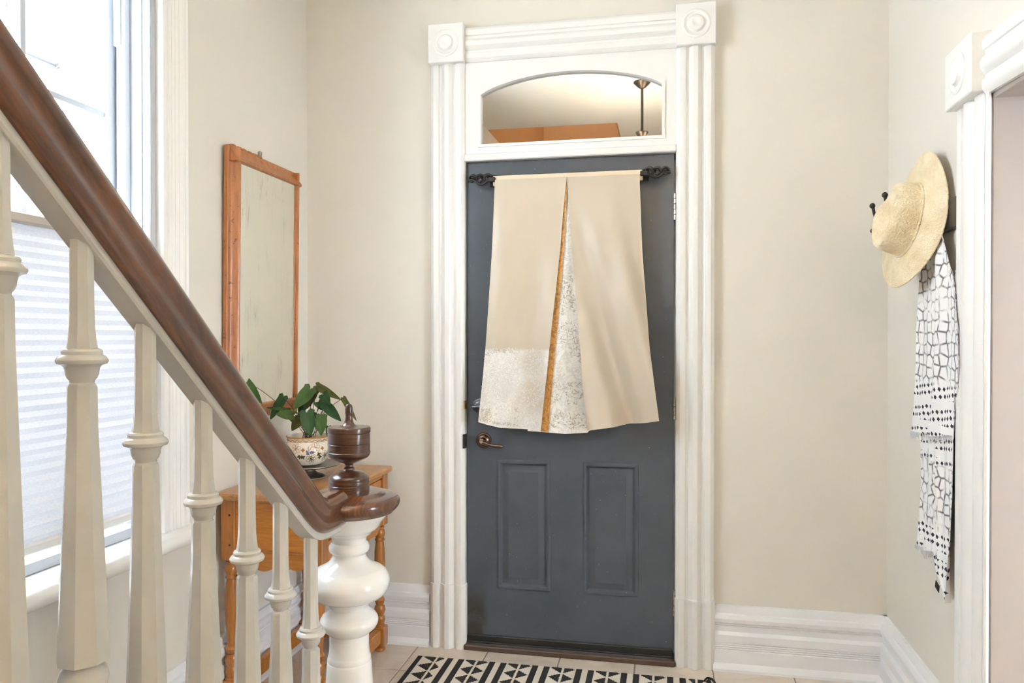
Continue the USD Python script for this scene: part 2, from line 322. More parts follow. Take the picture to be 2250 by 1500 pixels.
# scarf: white cotton with charcoal crosses in rows and a netted tie-dye
mat('scarf_cotton', {
    't': ('texture_coordinate', {}), 'gp': ('geometry', {}), 's': ('separate_xyz', {}), 'c': ('combine_xyz', {}),
    'm': ('mapping', {'scale': (48.0, 46.0, 1.0), 'rotation': (0, 0, 0.12)}),
    'v': ('voronoi_texture', {'dimensions': '2D', 'metric': 'manhattan', 'randomness': 0.12, 'scale': 1.0}), 'dv': ('rgb_ramp', {'ramp': [(0.31, (1, 1, 1)), (0.37, (0, 0, 0))]}),
    'm2': ('mapping', {'scale': (30.0, 30.0, 1.0)}), 'nz': ('noise_texture', {'scale': 26.0, 'detail': 3.0}), 'nr': ('rgb_ramp', {'ramp': [(0.36, (0.1, 0.1, 0.1)), (0.56, (0.9, 0.9, 0.9))]}), 'k4': ('math', {'math_type': 'multiply'}), 'e': ('voronoi_texture', {'dimensions': '2D', 'feature': 'distance_to_edge', 'randomness': 0.55, 'scale': 1.0}),
    'de': ('rgb_ramp', {'ramp': [(0.015, (1, 1, 1)), (0.14, (0, 0, 0))]}),
    'z1': ('map_range', {'from_min': 1.165, 'from_max': 1.18, 'clamp': True}), 'z2': ('map_range', {'from_min': 0.73, 'from_max': 0.745, 'clamp': True}), 'z3': ('map_range', {'from_min': 0.935, 'from_max': 0.925, 'clamp': True}),
    'zz': ('math', {'math_type': 'multiply'}), 'za': ('math', {'math_type': 'maximum'}),
    'g': ('math', {'math_type': 'multiply', 'value2': 13.3}), 'gf': ('math', {'math_type': 'fraction'}), 'gl': ('math', {'math_type': 'less_than', 'value2': 0.68}),
    'inv': ('math', {'math_type': 'subtract', 'value1': 1.0}), 'k1': ('math', {'math_type': 'multiply'}), 'k2': ('math', {'math_type': 'multiply'}), 'k3': ('math', {'math_type': 'multiply'}), 'kk': ('math', {'math_type': 'maximum'}),
    'x': ('mix_color', {'a': srgb(238, 236, 234), 'b': srgb(50, 50, 60)}),
    'n': ('noise_texture', {'scale': 70.0}), 'b': ('bump', {'strength': 0.3, 'distance': 0.003}), 'p': ('principled_bsdf', {'roughness': 0.9})},
    [('gp.position', 's.vector'), ('s.y', 'c.x'), ('s.z', 'c.y'), ('c.vector', 'm.vector'), ('m.vector', 'v.vector'), ('v.distance', 'dv.fac'), ('c.vector', 'm2.vector'), ('m2.vector', 'e.vector'), ('e.distance', 'de.fac'),
     ('s.z', 'z1.value'), ('s.z', 'z2.value'), ('s.z', 'z3.value'), ('z2.result', 'zz.value1'), ('z3.result', 'zz.value2'), ('z1.result', 'za.value1'), ('zz.value', 'za.value2'),
     ('s.z', 'g.value1'), ('g.value', 'gf.value1'), ('gf.value', 'gl.value1'), ('za.value', 'inv.value2'),
     ('dv.color', 'k1.value1'), ('gl.value', 'k1.value2'), ('k1.value', 'k2.value1'), ('inv.value', 'k2.value2'), ('de.color', 'k4.value1'), ('gp.position', 'nz.vector'), ('nz.fac', 'nr.fac'), ('nr.color', 'k4.value2'), ('k4.value', 'k3.value1'), ('za.value', 'k3.value2'), ('k2.value', 'kk.value1'), ('k3.value', 'kk.value2'),
     ('kk.value', 'x.fac'), ('x.result', 'p.base_color'), ('t.object', 'n.vector'), ('n.fac', 'b.height'), ('b.normal', 'p.normal')])

# ================================================================== the room
YW, YF, XL, XR, CEIL, Y_END = 3.16, 3.115, -1.56, 0.825, 3.15, -3.4
WIN = (1.10, 2.11, 0.70, 2.86)             # window opening: y0, y1, z0, z1
DOOR = (-0.836, 0.034, 2.47)               # opening in the back wall
OPEN_Y0, OPEN_Y1, OPEN_Z = 1.02, 2.19, 1.955    # opening in the right wall
UP = 5.3                                    # height of the upper hall seen through the stair opening

def struct(name, label, cat):
    return thing(name, label, cat, kind='structure')

fl = struct('floor', 'beige ceramic tile floor with brown grout joints', 'floor')
part(fl, 'grout_bed', bx(XL - 0.1, XR + 0.2, Y_END, YW + 0.2, -0.10, -0.003, 0), 'grout')
for i in range(-2, 7):
    for j in range(-13, 2):
        x0, y0 = -1.035 + 0.3035 * i, 2.875 + 0.305 * j
        x1, y1 = x0 + 0.3035, y0 + 0.305
        x0, x1, y1 = max(x0, XL - 0.03), min(x1, XR + 0.02), min(y1, YW)
        if x1 - x0 < 0.03 or y1 - y0 < 0.03 or y0 < Y_END: continue
        part(fl, 'tile', bx(x0 + 0.0022, x1 - 0.0022, y0 + 0.0022, y1 - 0.0022, -0.01, rng.uniform(-0.0004, 0.0004), 0.0015), 'tile', False)

def wall_with_holes(outer, holes, frame, th, o):
    return prism(Polygon(outer, holes), frame, th, o)

def rect(a0, a1, b0, b1):
    return [(a0, b0), (a1, b0), (a1, b1), (a0, b1)]

wb = struct('wall_back', 'warm beige painted wall around the front door', 'wall')
part(wb, 'plaster', wall_with_holes([(XL - 0.2, 0), (DOOR[0] - 0.02, 0), (DOOR[0] - 0.02, DOOR[2]), (DOOR[1] + 0.02, DOOR[2]), (DOOR[1] + 0.02, 0), (XR + 0.15, 0), (XR + 0.15, CEIL), (XL - 0.2, CEIL)], None,
     [[1, 0, 0], [0, 0, 1], [0, 1, 0]], 0.15, (0, YW, 0)), 'wall_paint', False)
wl = struct('wall_left', 'beige painted wall with the window and the hanging mirror', 'wall')
part(wl, 'plaster', wall_with_holes(rect(Y_END, YW + 0.15, 0, UP), [rect(*WIN)], [[0, 1, 0], [0, 0, 1], [-1, 0, 0]], 0.24, (XL, 0, 0)), 'wall_paint', False)
wr = struct('wall_right', 'pale beige painted wall with the coat hooks beside the doorway', 'wall')
part(wr, 'plaster', wall_with_holes([(Y_END, 0), (OPEN_Y0, 0), (OPEN_Y0, OPEN_Z), (OPEN_Y1 + 0.002, OPEN_Z), (OPEN_Y1 + 0.002, 0), (YW + 0.15, 0), (YW + 0.15, CEIL), (Y_END, CEIL)], None,
     [[0, 1, 0], [0, 0, 1], [1, 0, 0]], 0.15, (XR, 0, 0)), 'wall_paint', False)
ce = struct('ceiling', 'pale plaster ceiling with a stair opening, seen in the transom glass', 'ceiling')
OX, OY = -0.42, -0.33
part(ce, 'plaster', prism(Polygon([(OX, Y_END), (XR + 0.15, Y_END), (XR + 0.15, YW + 0.15), (XL - 0.1, YW + 0.15), (XL - 0.1, OY), (OX, OY)]), np.eye(3), 0.22, (0, 0, CEIL)), 'ceiling_paint', False)
wu = struct('wall_stairwell', 'ochre painted wall of the stairwell above the hall, seen in the transom glass', 'wall')
part(wu, 'plaster', bx(XL - 0.1, OX, OY - 0.012, OY, CEIL + 0.004, UP, 0), 'ochre_paint', False)
part(wu, 'side_plaster', bx(OX - 0.012, OX + 0.05, Y_END, OY - 0.012, CEIL + 0.004, UP, 0), 'ochre_paint', False)
part(wu, 'rear_plaster', bx(XL, OX + 0.05, Y_END - 0.1, Y_END, CEIL - 0.5, UP, 0), 'ochre_paint', False)
part(wu, 'left_plaster', bx(XL, XL + 0.012, Y_END, OY - 0.012, CEIL + 0.002, UP, 0), 'ochre_paint', False)
part(wu, 'upper_ceiling', prism(Polygon(rect(XL - 0.1, OX + 0.05, Y_END - 0.1, OY), [rect(-1.4, -0.6, -2.6, -1.4)]), np.eye(3), 0.05, (0, 0, UP)), 'ochre_paint', False)  # unseen roof gap, added so daylight brightens the ochre stairwell walls

wq = struct('wall_rear', 'plain beige wall at the far end of the hall behind the camera', 'wall')
part(wq, 'plaster', wall_with_holes(rect(XL - 0.1, XR + 0.15, 0, CEIL), None, [[1, 0, 0], [0, 0, 1], [0, -1, 0]], 0.1, (0, Y_END, 0)), 'wall_paint', False)
wn = struct('wall_next_room', 'pale shell of the room beyond the right-hand doorway', 'wall')
for b_ in ((XR + .15, 2.95, 3.25, 3.35, 0, 2.9), (XR + .15, 2.95, -1.1, -1.0, 0, 2.9), (XR + .15, 2.95, -1.1, 3.35, 2.9, 3.0), (XR + .15, 2.95, -1.1, 3.35, -.1, 0)):
    part(wn, 'plaster', bx(*b_, 0), 'wall_paint', False)
part(wn, 'added_gap_wall', wall_with_holes(rect(-1.1, 3.35, 0, 2.9), [rect(-0.3, 1.0, 0.7, 2.1)], [[0, 1, 0], [0, 0, 1], [1, 0, 0]], 0.1, (2.95, 0, 0)), 'wall_paint', False)  # unseen window opening, added and sized to throw daylight through the doorway

# skirting boards
BASE = [(0, 0), (.05, 0), (.048, .010), (.040, .022), (.034, .03), (.031, .077), (.026, .081), (.030, .085), (.026, .089), (.030, .093), (.026, .097), (.030, .101), (.026, .105), (.030, .108),
        (.030, .138), (.020, .150), (.018, .172), (.022, .176), (.020, .182), (.029, .187), (.031, .202), (.026, .217), (.018, .221), (.017, .234), (.012, .250), (0, .250)]
BP = Polygon(BASE)
def base_run(name, label, runs):
    b = struct(name, label, 'skirting board')
    for frame, ln, o in runs: part(b, 'board', prism(BP, frame, ln, o), 'base_white', 20)
BY, BZ = [0, -1, 0], [0, 0, 1]
base_run('baseboard_back', 'tall white moulded skirting board on the door wall', [([BY, BZ, [1, 0, 0]], -0.990 - XL, (XL, YW, 0)), ([BY, BZ, [1, 0, 0]], XR - 0.180, (0.180, YW, 0))])
base_run('baseboard_left', 'tall white moulded skirting board under the window and behind the side table', [([[1, 0, 0], BZ, [0, 1, 0]], YW - 1.60, (XL, 1.60, 0))])
base_run('baseboard_right', 'tall white moulded skirting board under the coat hooks', [([[-1, 0, 0], BZ, [0, 1, 0]], YW - 2.386, (XR, 2.386, 0))])

# fluted casing profile (s across, d out), symmetrical
def casing_profile(w, d=0.045, base=0.0):
    h = [(0, base), (0, .56), (.03, .70), (.10, .84), (.18, .86), (.245, .80), (.255, .66), (.28, .62), (.33, .62), (.345, .70), (.39, .87), (.44, .98), (.5, 1.0)]
    s = [(a * w, b * d if b != base else base) for a, b in h]
    return Polygon(s + [(w - a, b) for a, b in s[-2::-1]])

def corner_block(parent, mesh_at, axis, w, hgt, mat_='trim_white'):
    """mesh_at: (block mesh, centre of its face)"""
    blk, c = mesh_at
    b = part(parent, 'corner_block', blk, mat_)
    ros = lathe([(.056, -.001), (.056, .0015), (.052, .004), (.047, .004), (.043, .0012), (.036, .0008), (.033, .003), (.029, .010), (.021, .0135), (.013, .0120), (.006, .0095), (0.0005, .0090)], 40, c, axis)
    part(b, 'rosette', ros, mat_, 35)

# ------------------------------------------------------------------ front door surround
t1 = struct('trim_1', 'white fluted door surround with bullseye corner blocks and an arched transom', 'door surround')
FR = [[1, 0, 0], [0, -1, 0], [0, 0, 1]]
CW = 0.148
for x0 in (-0.982, 0.035):
    part(t1, 'casing', prism(casing_profile(CW, YW - YF), FR, 2.461 - 0.268, (x0, YW, 0.268)), 'trim_white', 25)
    part(t1, 'plinth_block', prism(casing_profile(CW + 0.008, YW - YF + 0.008), FR, 0.270, (x0 - 0.004, YW, 0)), 'trim_white', 25)
    c = x0 + CW / 2
    corner_block(t1, (bx(c - .0765, c + .0765, 3.100, YW, 2.459, 2.622, 0.003), (c, 3.100, 2.54)), (0, -1, 0), 0, 0)
part(t1, 'head_casing', prism(casing_profile(0.146, YW - YF), [[0, 0, 1], [0, -1, 0], [1, 0, 0]], 0.874, (-0.838, YW, 2.463)), 'trim_white', 25)
arch = [(-0.766, 2.120), (-0.022, 2.120), (-0.022, 2.324)] + [(x, 2.324 + 0.076 * (1 - ((x + 0.394) / 0.372) ** 2) ** 0.8) for x in np.linspace(-0.022, -0.766, 33)[1:-1]] + [(-0.766, 2.324)]
AP = Polygon(arch)
part(t1, 'transom_panel', prism(Polygon(rect(-0.836, 0.036, 2.074, 2.468), [list(AP.exterior.coords)]), [[1, 0, 0], [0, 0, 1], [0, -1, 0]], 0.034, (0, 3.174, 0)), 'trim_white', 20)
ring = AP.buffer(0.0125, join_style=2).difference(AP.buffer(0.0005, join_style=2))
part(t1, 'transom_bead', prism(ring, [[1, 0, 0], [0, 0, 1], [0, -1, 0]], 0.006, (0, 3.1405, 0)), 'trim_white', 20)
part(t1, 'transom_pane', prism(AP.buffer(0.004), [[1, 0, 0], [0, 0, 1], [0, -1, 0]], 0.004, (0, 3.162, 0)), 'transom_mirror', False, label='mirror-bright arched glass pane')
part(t1, 'transom_bar', bx(-0.836, 0.036, 3.128, 3.21, 2.050, 2.080, 0.004), 'trim_white')
for x0, x1 in ((-0.858, -0.836), (0.0335, 0.056)):
    part(t1, 'door_jamb', bx(x0, x1, YW - 0.012, YW + 0.15, 0, 2.06, 0.002), 'trim_white')
part(t1, 'door_stop', cat_([bx(-0.838, -0.815, 3.203, YW + 0.15, 0, 2.06, 0.002), bx(0.010, 0.036, 3.203, YW + 0.15, 0, 2.06, 0.002), bx(-0.838, 0.036, 3.203, YW + 0.15, 2.030, 2.075, 0.002)]), 'trim_white')
part(t1, 'strike_plate', bx(-0.839, -0.833, 3.128, 3.1585, 1.010, 1.045, 0.001), 'brass', label='brass strike plate')
part(t1, 'strike_plate', bx(-0.839, -0.8325, 3.120, 3.1585, 0.845, 0.905, 0.001), 'black_iron', label='dark strike plate')
part(t1, 'threshold', bx(-0.836, 0.034, 3.112, 3.30, 0.0, 0.022, 0.004), 'threshold_brown')

# ------------------------------------------------------------------ front door
d1 = struct('door_1', 'slate grey front door with two lower panels and a bronze lever', 'door')
DX0, DX1, DZ0, DZ1, DY = -0.8315, 0.0265, 0.030, 2.047, 3.156
pans = [(-0.700, -0.474, 0.256, 0.799), (-0.338, -0.112, 0.256, 0.799)]
slab = cat_([prism(Polygon(rect(DX0, DX1, DZ0, DZ1), [rect(*p) for p in pans]), [[1, 0, 0], [0, 0, 1], [0, -1, 0]], 0.012, (0, DY + 0.012, 0)), bx(DX0, DX1, DY + 0.012, DY + 0.045, DZ0, DZ1, 0)])
part(d1, 'leaf', slab, 'door_paint', False)
for x0, x1, z0, z1 in pans:
    seq = [(0, 0), (.003, .004), (.008, .0055), (.014, .004), (.020, -.003), (.023, -.0075), (.027, -.0075), (.048, .0015), (.0495, .0028)]
    part(d1, 'panel', nested([(x0 + a, x1 - a, z0 + a, z1 - a, o) for a, o in seq], DY), 'door_paint', 25)
part(d1, 'bottom_sweep', cat_([bx(DX0 + 0.002, DX1 - 0.002, DY - 0.010, DY + 0.01, 0.026, 0.056, 0.003), bx(DX0 + 0.002, DX1 - 0.002, DY - 0.016, DY, 0.023, 0.030, 0.002)]), 'black_rubber')
for z0, z1 in ((1.781, 1.888), (0.983, 1.070), (0.192, 0.299)):
    h = part(d1, 'hinge', cat_([bx(0.0235, 0.0275, DY - 0.004, DY + 0.02, z0, z1, 0.0008), bx(0.0325, 0.0365, DY - 0.004, DY + 0.02, z0, z1, 0.0008)]), 'hinge_steel')
    n = 5; hh = (z1 - z0) / n
    part(h, 'knuckle', cat_([lathe([(.004, 0), (.0058, .001), (.0058, hh - .0016), (.004, hh - .0006)], 14, (0.030, DY - 0.008, z0 + k * hh)) for k in range(n)]), 'hinge_steel', 40)
lv = part(d1, 'lever_handle', lathe([(.0335, 0), (.0335, .004), (.031, .007), (.027, .008), (.025, .012), (.019, .016), (.015, .018), (.0135, .040), (.012, .046), (.009, .048)], 32, (-0.757, DY, 0.878), (0, -1, 0)), 'bronze', 35)
tt = np.linspace(0, 1, 14)
part(lv, 'lever', tube(np.stack([-0.760 + 0.094 * tt, DY - 0.040 - 0.010 * np.sin(tt * 2.4), 0.878 - 0.016 * tt - 0.006 * np.sin(tt * math.pi)], 1), np.interp(tt, [0, .12, .35, .6, .8, .93, 1], [.009, .0085, .0062, .0066, .0092, .0085, .004]), 14), 'bronze', 40)
part(lv, 'lock_button', lathe([(.0075, 0), (.0075, .003), (.006, .005)], 18, (-0.757, DY - 0.047, 0.878), (0, -1, 0)), 'hinge_steel', 40)
db = part(d1, 'deadbolt', lathe([(.031, 0), (.031, .003), (.028, .007), (.023, .009), (.021, .013), (.016, .016), (.011, .018)], 32, (-0.778, DY, 1.025), (0, -1, 0)), 'deadbolt_grey', 35)
part(db, 'thumb_turn', tube([(-0.802, DY - 0.026, 1.020), (-0.793, DY - 0.026, 1.0205), (-0.778, DY - 0.025, 1.0215), (-0.765, DY - 0.026, 1.0195), (-0.757, DY - 0.026, 1.019)], [.006, .0075, .009, .0070, .0055], 12), 'deadbolt_grey', 40)

# ------------------------------------------------------------------ doorway in the right wall
t2 = struct('trim_2', 'white fluted doorway casing on the right wall with a bullseye corner block', 'doorway casing')
RW = 0.186
RXf = 0.79
part(t2, 'casing', prism(casing_profile(RW, XR - RXf), [[0, 1, 0], [-1, 0, 0], [0, 0, 1]], 1.955, (XR, 2.200, 0)), 'trim_white', 25)
part(t2, 'casing', prism(casing_profile(RW, XR - RXf), [[0, 1, 0], [-1, 0, 0], [0, 0, 1]], 1.955, (XR, OPEN_Y0 - RW, 0)), 'trim_white', 25)
corner_block(t2, (bx(0.768, XR, 2.192, 2.378, 1.946, 2.104, 0.003), (0.768, 2.285, 2.026)), (-1, 0, 0), 0, 0)
corner_block(t2, (bx(0.768, XR, OPEN_Y0 - RW, OPEN_Y0, 1.87, 2.03, 0.003), (0.768, OPEN_Y0 - RW / 2, 1.95)), (-1, 0, 0), 0, 0)
hd = prism(casing_profile(0.152, XR - RXf), [[0, 0, 1], [-1, 0, 0], [0, 1, 0]], 2.192 - OPEN_Y0, (XR, OPEN_Y0, 0))
hd.vertices[:, 2] += 1.938 - 0.065 * (2.19 - hd.vertices[:, 1])      # the old head casing has sagged
part(t2, 'head_casing', hd, 'trim_white', 25)
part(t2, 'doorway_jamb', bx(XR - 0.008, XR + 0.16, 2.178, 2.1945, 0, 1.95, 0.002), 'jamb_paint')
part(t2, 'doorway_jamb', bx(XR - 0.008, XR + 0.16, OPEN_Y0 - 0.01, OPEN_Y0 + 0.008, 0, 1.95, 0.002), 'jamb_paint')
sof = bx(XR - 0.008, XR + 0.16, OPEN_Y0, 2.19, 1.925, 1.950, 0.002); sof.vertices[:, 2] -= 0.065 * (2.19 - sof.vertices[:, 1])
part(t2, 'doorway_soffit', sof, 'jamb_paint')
part(t2, 'corner_bead', bx(0.800, 0.812, 2.170, 2.186, 0, 1.945, 0.004), 'trim_white')

# ------------------------------------------------------------------ window
w1 = struct('window_1', 'tall white sash window with slim muntins in the left wall', 'window')
FW = [[0, 1, 0], [1, 0, 0], [0, 0, 1]]
WY0, WY1 = WIN[0], WIN[1]
wp = Polygon([(0, 0), (0, .018), (.004, .026), (.012, .028), (.014, .020), (.030, .022), (.033, .026), (.037, .022), (.044, .026), (.052, .022), (.060, .027), (.068, .023), (.078, .029), (.088, .024), (.096, .031), (.104, .033), (.112, .030), (.120, .034), (.120, 0)])
part(w1, 'casing', prism(wp, FW, 2.16, (XL, 2.128, 0.70)), 'trim_white', 20)
g = prism(wp, [[0, -1, 0], [1, 0, 0], [0, 0, 1]], 2.16, (XL, WY0 - 0.018, 0.70)); part(w1, 'casing', g, 'trim_white', 20)
part(w1, 'head_casing', prism(wp, [[0, 0, 1], [1, 0, 0], [0, 1, 0]], WY1 - WY0 + 0.28, (XL, WY0 - 0.14, 2.86)), 'trim_white', 20)
nose = np.linspace(-math.pi / 2, math.pi / 2, 11)
sill = Polygon([(-0.16, 0.668)] + [(-0.004 + 0.072 + 0.0 + 0.022 * math.cos(a), 0.677 + 0.022 * math.sin(a)) for a in nose] + [(0.0, 0.700), (-0.16, 0.702)])
part(w1, 'sill', prism(sill, [[1, 0, 0], [0, 0, 1], [0, 1, 0]], WY1 - WY0 + 0.33, (XL, WY0 - 0.165, 0)), 'trim_white', 35)
for y0, y1, sgn in ((WY1 - 0.001, WY1 + 0.016, 1), (WY0 - 0.016, WY0 + 0.001, -1)):
    yy = WY1 if sgn > 0 else WY0
    steps = [bx(-1.80, XL + 0.003, y0, y1, 0.70, 2.86, 0.001)]
    for xa, xb, d in ((-1.672, -1.650, .014), (-1.646, -1.632, .026), (-1.606, -1.590, .008), (-1.575, -1.556, .012)):
        steps.append(bx(xa, xb, min(yy, yy - sgn * d), max(yy, yy - sgn * d), 0.70, 2.86, 0.003))
    part(w1, 'jamb', cat_(steps), 'upvc_white')
part(w1, 'head_jamb', bx(-1.80, XL, WY0, WY1, 2.845, 2.86, 0.001), 'upvc_white')
part(w1, 'sub_sill', bx(-1.80, -1.60, WY0, WY1, 0.70, 0.735, 0.004), 'upvc_white')
def sash(z0, z1, x):
    s = part(w1, 'sash', cat_([bx(x - .03, x, WY1 - .036, WY1 - .001, z0, z1, .003), bx(x - .03, x, WY0 + .001, WY0 + .036, z0, z1, .003), bx(x - .03, x, WY0 + .03, WY1 - .03, z1 - .045, z1, .003), bx(x - .03, x, WY0 + .03, WY1 - .03, z0, z0 + .045, .003)]), 'upvc_white')
    part(w1, 'glass', bx(x - .018, x - .014, WY0 + .03, WY1 - .03, z0 + .03, z1 - .03, 0), 'window_glass', False)
    return s
s1 = sash(1.60, 2.845, -1.682); s2 = sash(0.735, 1.63, -1.652)
for y in (1.771, 1.439): part(w1, 'muntin', bx(-1.7005, -1.6955, y - .009, y + .009, 1.64, 2.80, .001), 'upvc_white')
for z in (1.995, 2.42): part(w1, 'muntin', bx(-1.7010, -1.6950, WY0 + .03, WY1 - .034, z - .009, z + .009, .001), 'upvc_white')
part(w1, 'sash_lock_stop', bx(-1.668, -1.644, 2.078, 2.098, 2.205, 2.40, .003), 'upvc_white')
part(w1, 'outer_trim', bx(-1.86, -1.80, WY1, WY1 + 0.06, 0.66, 2.95, .003), 'upvc_white')
part(w1, 'outer_trim', bx(-1.86, -1.80, WY0 - 0.06, WY0, 0.66, 2.95, .003), 'upvc_white')

# top-down shade in the lower half of the window
sh = thing('cellular_shade', 'white pleated fabric shade drawn over the lower half of the window', 'window shade', (-1.575, 1.62, 0.765))
n = 29; zz = np.linspace(0.790, 1.596, 2 * n + 1); xx = np.where(np.arange(2 * n + 1) % 2 == 0, -1.5815, -1.5760)
yy = np.linspace(WY0 + 0.012, 2.116, 3)
part(sh, 'pleated_fabric', cloth(np.stack([np.repeat(xx[:, None], 3, 1), np.repeat(yy[None], 2 * n + 1, 0), np.repeat(zz[:, None], 3, 1)], -1), 0.0012, (-1, 0, 0)), 'shade_fabric', False)
part(sh, 'top_rail', bx(-1.598, -1.560, WY0 + 0.010, 2.117, 1.594, 1.622, 0.005), 'shade_rail')
part(sh, 'bottom_rail', bx(-1.598, -1.562, WY0 + 0.010, 2.117, 0.764, 0.792, 0.005), 'base_white')
for y in (1.600, 1.632):
    part(sh, 'lift_cord', tube([(-1.579, y, 1.62), (-1.579, y, 2.2), (-1.579, y, 2.84)], 0.0011, 6), 'cord')

# ------------------------------------------------------------------ outside: pole and wires
pole = thing('utility_pole', 'pale grey utility pole with crossarms seen through the window', 'utility pole', (-12, 14.3, -3))
part(pole, 'post', tube([(-12, 14.3, -3), (-12, 14.3, 2), (-12, 14.3, 8.2)], [.16, .14, .11], 14), 'pole_wood', 40)
for z in (7.0, 6.1): part(pole, 'crossarm', bx(-12.9, -11.2, 14.22, 14.32, z - .06, z + .06, .01), 'pole_wood')
for x in (-12.8, -12.45, -11.6): part(pole, 'insulator', lathe([(.03, 0), (.06, .05), (.03, .08), (.06, .13), (.02, .18)], 12, (x, 14.27, 7.06)), 'pole_wood', 40)
for x in (-12.5,): part(pole, 'transformer', lathe(spl([(.15, -.35), (.22, -.30), (.22, .30), (.15, .36)], 3), 20, (x, 14.1, 5.2)), 'pole_wood', 40)
WIRES = [((-11.6, 14.3, 8.8), (-13.2, 9.5, 8.8), 'uppermost thin overhead wire crossing the sky in the window'), ((-11.6, 14.3, 8.4), (-13.2, 9.5, 8.35), 'second thin overhead wire from the top in the window'),
         ((-12.8, 14.3, 7.12), (-13.2, 8.2, 8.05), 'thin overhead wire rising to the left from the crossarm in the window'), ((-12.3, 14.3, 5.4), (-12.5, 11.5, 5.0), 'lowest thin overhead wire beside the window muntin')]
for k, (a, b, lab) in enumerate(WIRES):
    a, b = np.array(a), np.array(b); t = np.linspace(0, 1, 12)[:, None]
    p = a + (b - a) * t; p[:, 2] -= 0.25 * (4 * t * (1 - t))[:, 0]
    w = thing('power_line', lab, 'wire', a, group='overhead wires outside the window')
    part(w, 'wire', tube(p, 0.030, 6), 'wire_grey', 40)

# ================================================================== the staircase
RX, SL = -0.68, 0.857
st = thing('staircase', 'staircase with a brown wooden handrail, white turned balusters and a stout white newel post', 'staircase', (RX, 1.575, 0))
NX, NY = -0.681, 1.575
k = 1.678 / F_PX
PX = 1.0 / 4.2875 * k
newel = [(.068, 0), (.068, .10), (.060, .115), (.0585, .40), (.0510, .560), (.0486, .595), (.0475, .6045), (.0463, .606), (.0470, .612), (.0455, .618), (.0440, .622), (.0426, .640), (.0428, .657), (.0430, .6655), (.0498, .671), (.0579, .678), (.0625, .687), (.0630, .692), (.0625, .697),
         (.0575, .7055), (.0560, .7065), (.0520, .710), (.0440, .717), (.0394, .722), (.0405, .7245), (.0440, .729), (.0533, .738), (.0637, .743), (.0650, .7435), (.0741, .7473), (.0800, .7545), (.0812, .757), (.0825, .7575), (.0868, .765), (.0885, .7745), (.0885, .781), (.0857, .789), (.0800, .7995), (.0718, .8060), (.0700, .8068),
         (.0533, .815), (.0440, .822), (.0395, .8285), (.0370, .8325), (.0359, .838), (.0375, .841), (.0425, .845), (.0440, .850), (.0438, .856), (.0405, .8625), (.0372, .8655), (.0370, .869), (.0382, .875), (.0417, .879), (.0470, .882), (.0480, .8845), (.0556, .891), (.0600, .893), (.0660, .900), (.0680, .9055), (.0766, .916), (.0850, .926), (.0860, .930)]
np_ = part(st, 'newel_post', lathe(newel, 56, (NX, NY, 0)), 'newel_white', 40, label='stout white turned newel post')
capz = 0.929
cap = spl([(.0005, capz + .0), (.085, capz), (.100, capz + .006), (.1085, capz + .016), (.110, capz + .026), (.106, capz + .034), (.096, capz + .038), (.084, capz + .0405), (.074, capz + .0445), (.060, capz + .0475), (.0005, capz + .049)], 4)
part(np_, 'newel_cap', lathe(cap, 56, (NX, NY, 0)), 'rail_wood', 50, label='round brown wooden newel cap')
u = 1.0 / 4.41 * k
fin = [(.0440, .976), (.0440, .9895), (.0428, .991), (.0437, .9945), (.0428, .9985), (.0432, 1.001), (.0434, 1.0045), (.0425, 1.007), (.0405, 1.0095), (.0384, 1.0115), (.0365, 1.0125), (.0330, 1.0155), (.0248, 1.0188), (.0170, 1.0205), (.0137, 1.0215), (.0118, 1.0240), (.0115, 1.0262), (.0088, 1.0295), (.0085, 1.0325), (.0104, 1.0358),
       (.0226, 1.0402), (.0372, 1.0470), (.0430, 1.0515), (.0452, 1.0560), (.0452, 1.0575), (.0464, 1.0585), (.0464, 1.0615), (.0452, 1.0625), (.0455, 1.0795), (.0445, 1.0805), (.0455, 1.0815), (.0454, 1.1010), (.0448, 1.1025), (.0464, 1.1045), (.0467, 1.1120), (.0455, 1.1155), (.0440, 1.1160), (.0300, 1.1158), (.0200, 1.1165), (.0162, 1.1182), (.0130, 1.1210), (.0100, 1.1255), (.0083, 1.1320), (.0076, 1.1385), (.0079, 1.1435), (.0087, 1.1455), (.0087, 1.1475), (.0083, 1.1495), (.0082, 1.1560), (.0072, 1.1615), (.0045, 1.1650), (.0005, 1.1660)]
part(np_, 'urn_finial', lathe(fin, 44, (NX, NY, 0)), 'finial_wood', 28, label='dark turned urn finial with a slender knob')
# handrail: slope, then eased into the newel cap
ys = np.r_[np.linspace(-0.75, 1.28, 30), np.linspace(1.285, 1.50, 26)]
def rail_z(y, c0, zend):
    a = c0 - SL * y; s = 0.015
    return zend + s * np.log1p(np.exp((a - zend) / s))
rp = [(.022, 0), (.028, .006), (.031, .014), (.030, .022), (.027, .028), (.0265, .036), (.029, .044), (.030, .052), (.027, .061), (.019, .068), (.008, .071)]
rail_prof = rp + [(-x, q) for x, q in rp[::-1]]
P_ = np.stack([np.full_like(ys, RX), ys, rail_z(ys, 2.109, 0.922)], 1)
part(st, 'handrail', sweep2(P_, rail_prof, (1, 0, 0)), 'rail_wood', 35, label='moulded brown wooden handrail')
ys2 = np.r_[np.linspace(-0.75, 1.22, 26), np.linspace(1.23, 1.49, 26)]
P2 = np.stack([np.full_like(ys2, RX), ys2, rail_z(ys2, 2.109, 0.919)], 1)
sub = [(-.0155, -.011), (.0155, -.011), (.018, -.008), (.018, .004), (-.018, .004), (-.018, -.008)]
part(st, 'rail_fillet', sweep2(P2, sub, (1, 0, 0)), 'baluster_white', 25, label='white painted fillet board under the handrail')
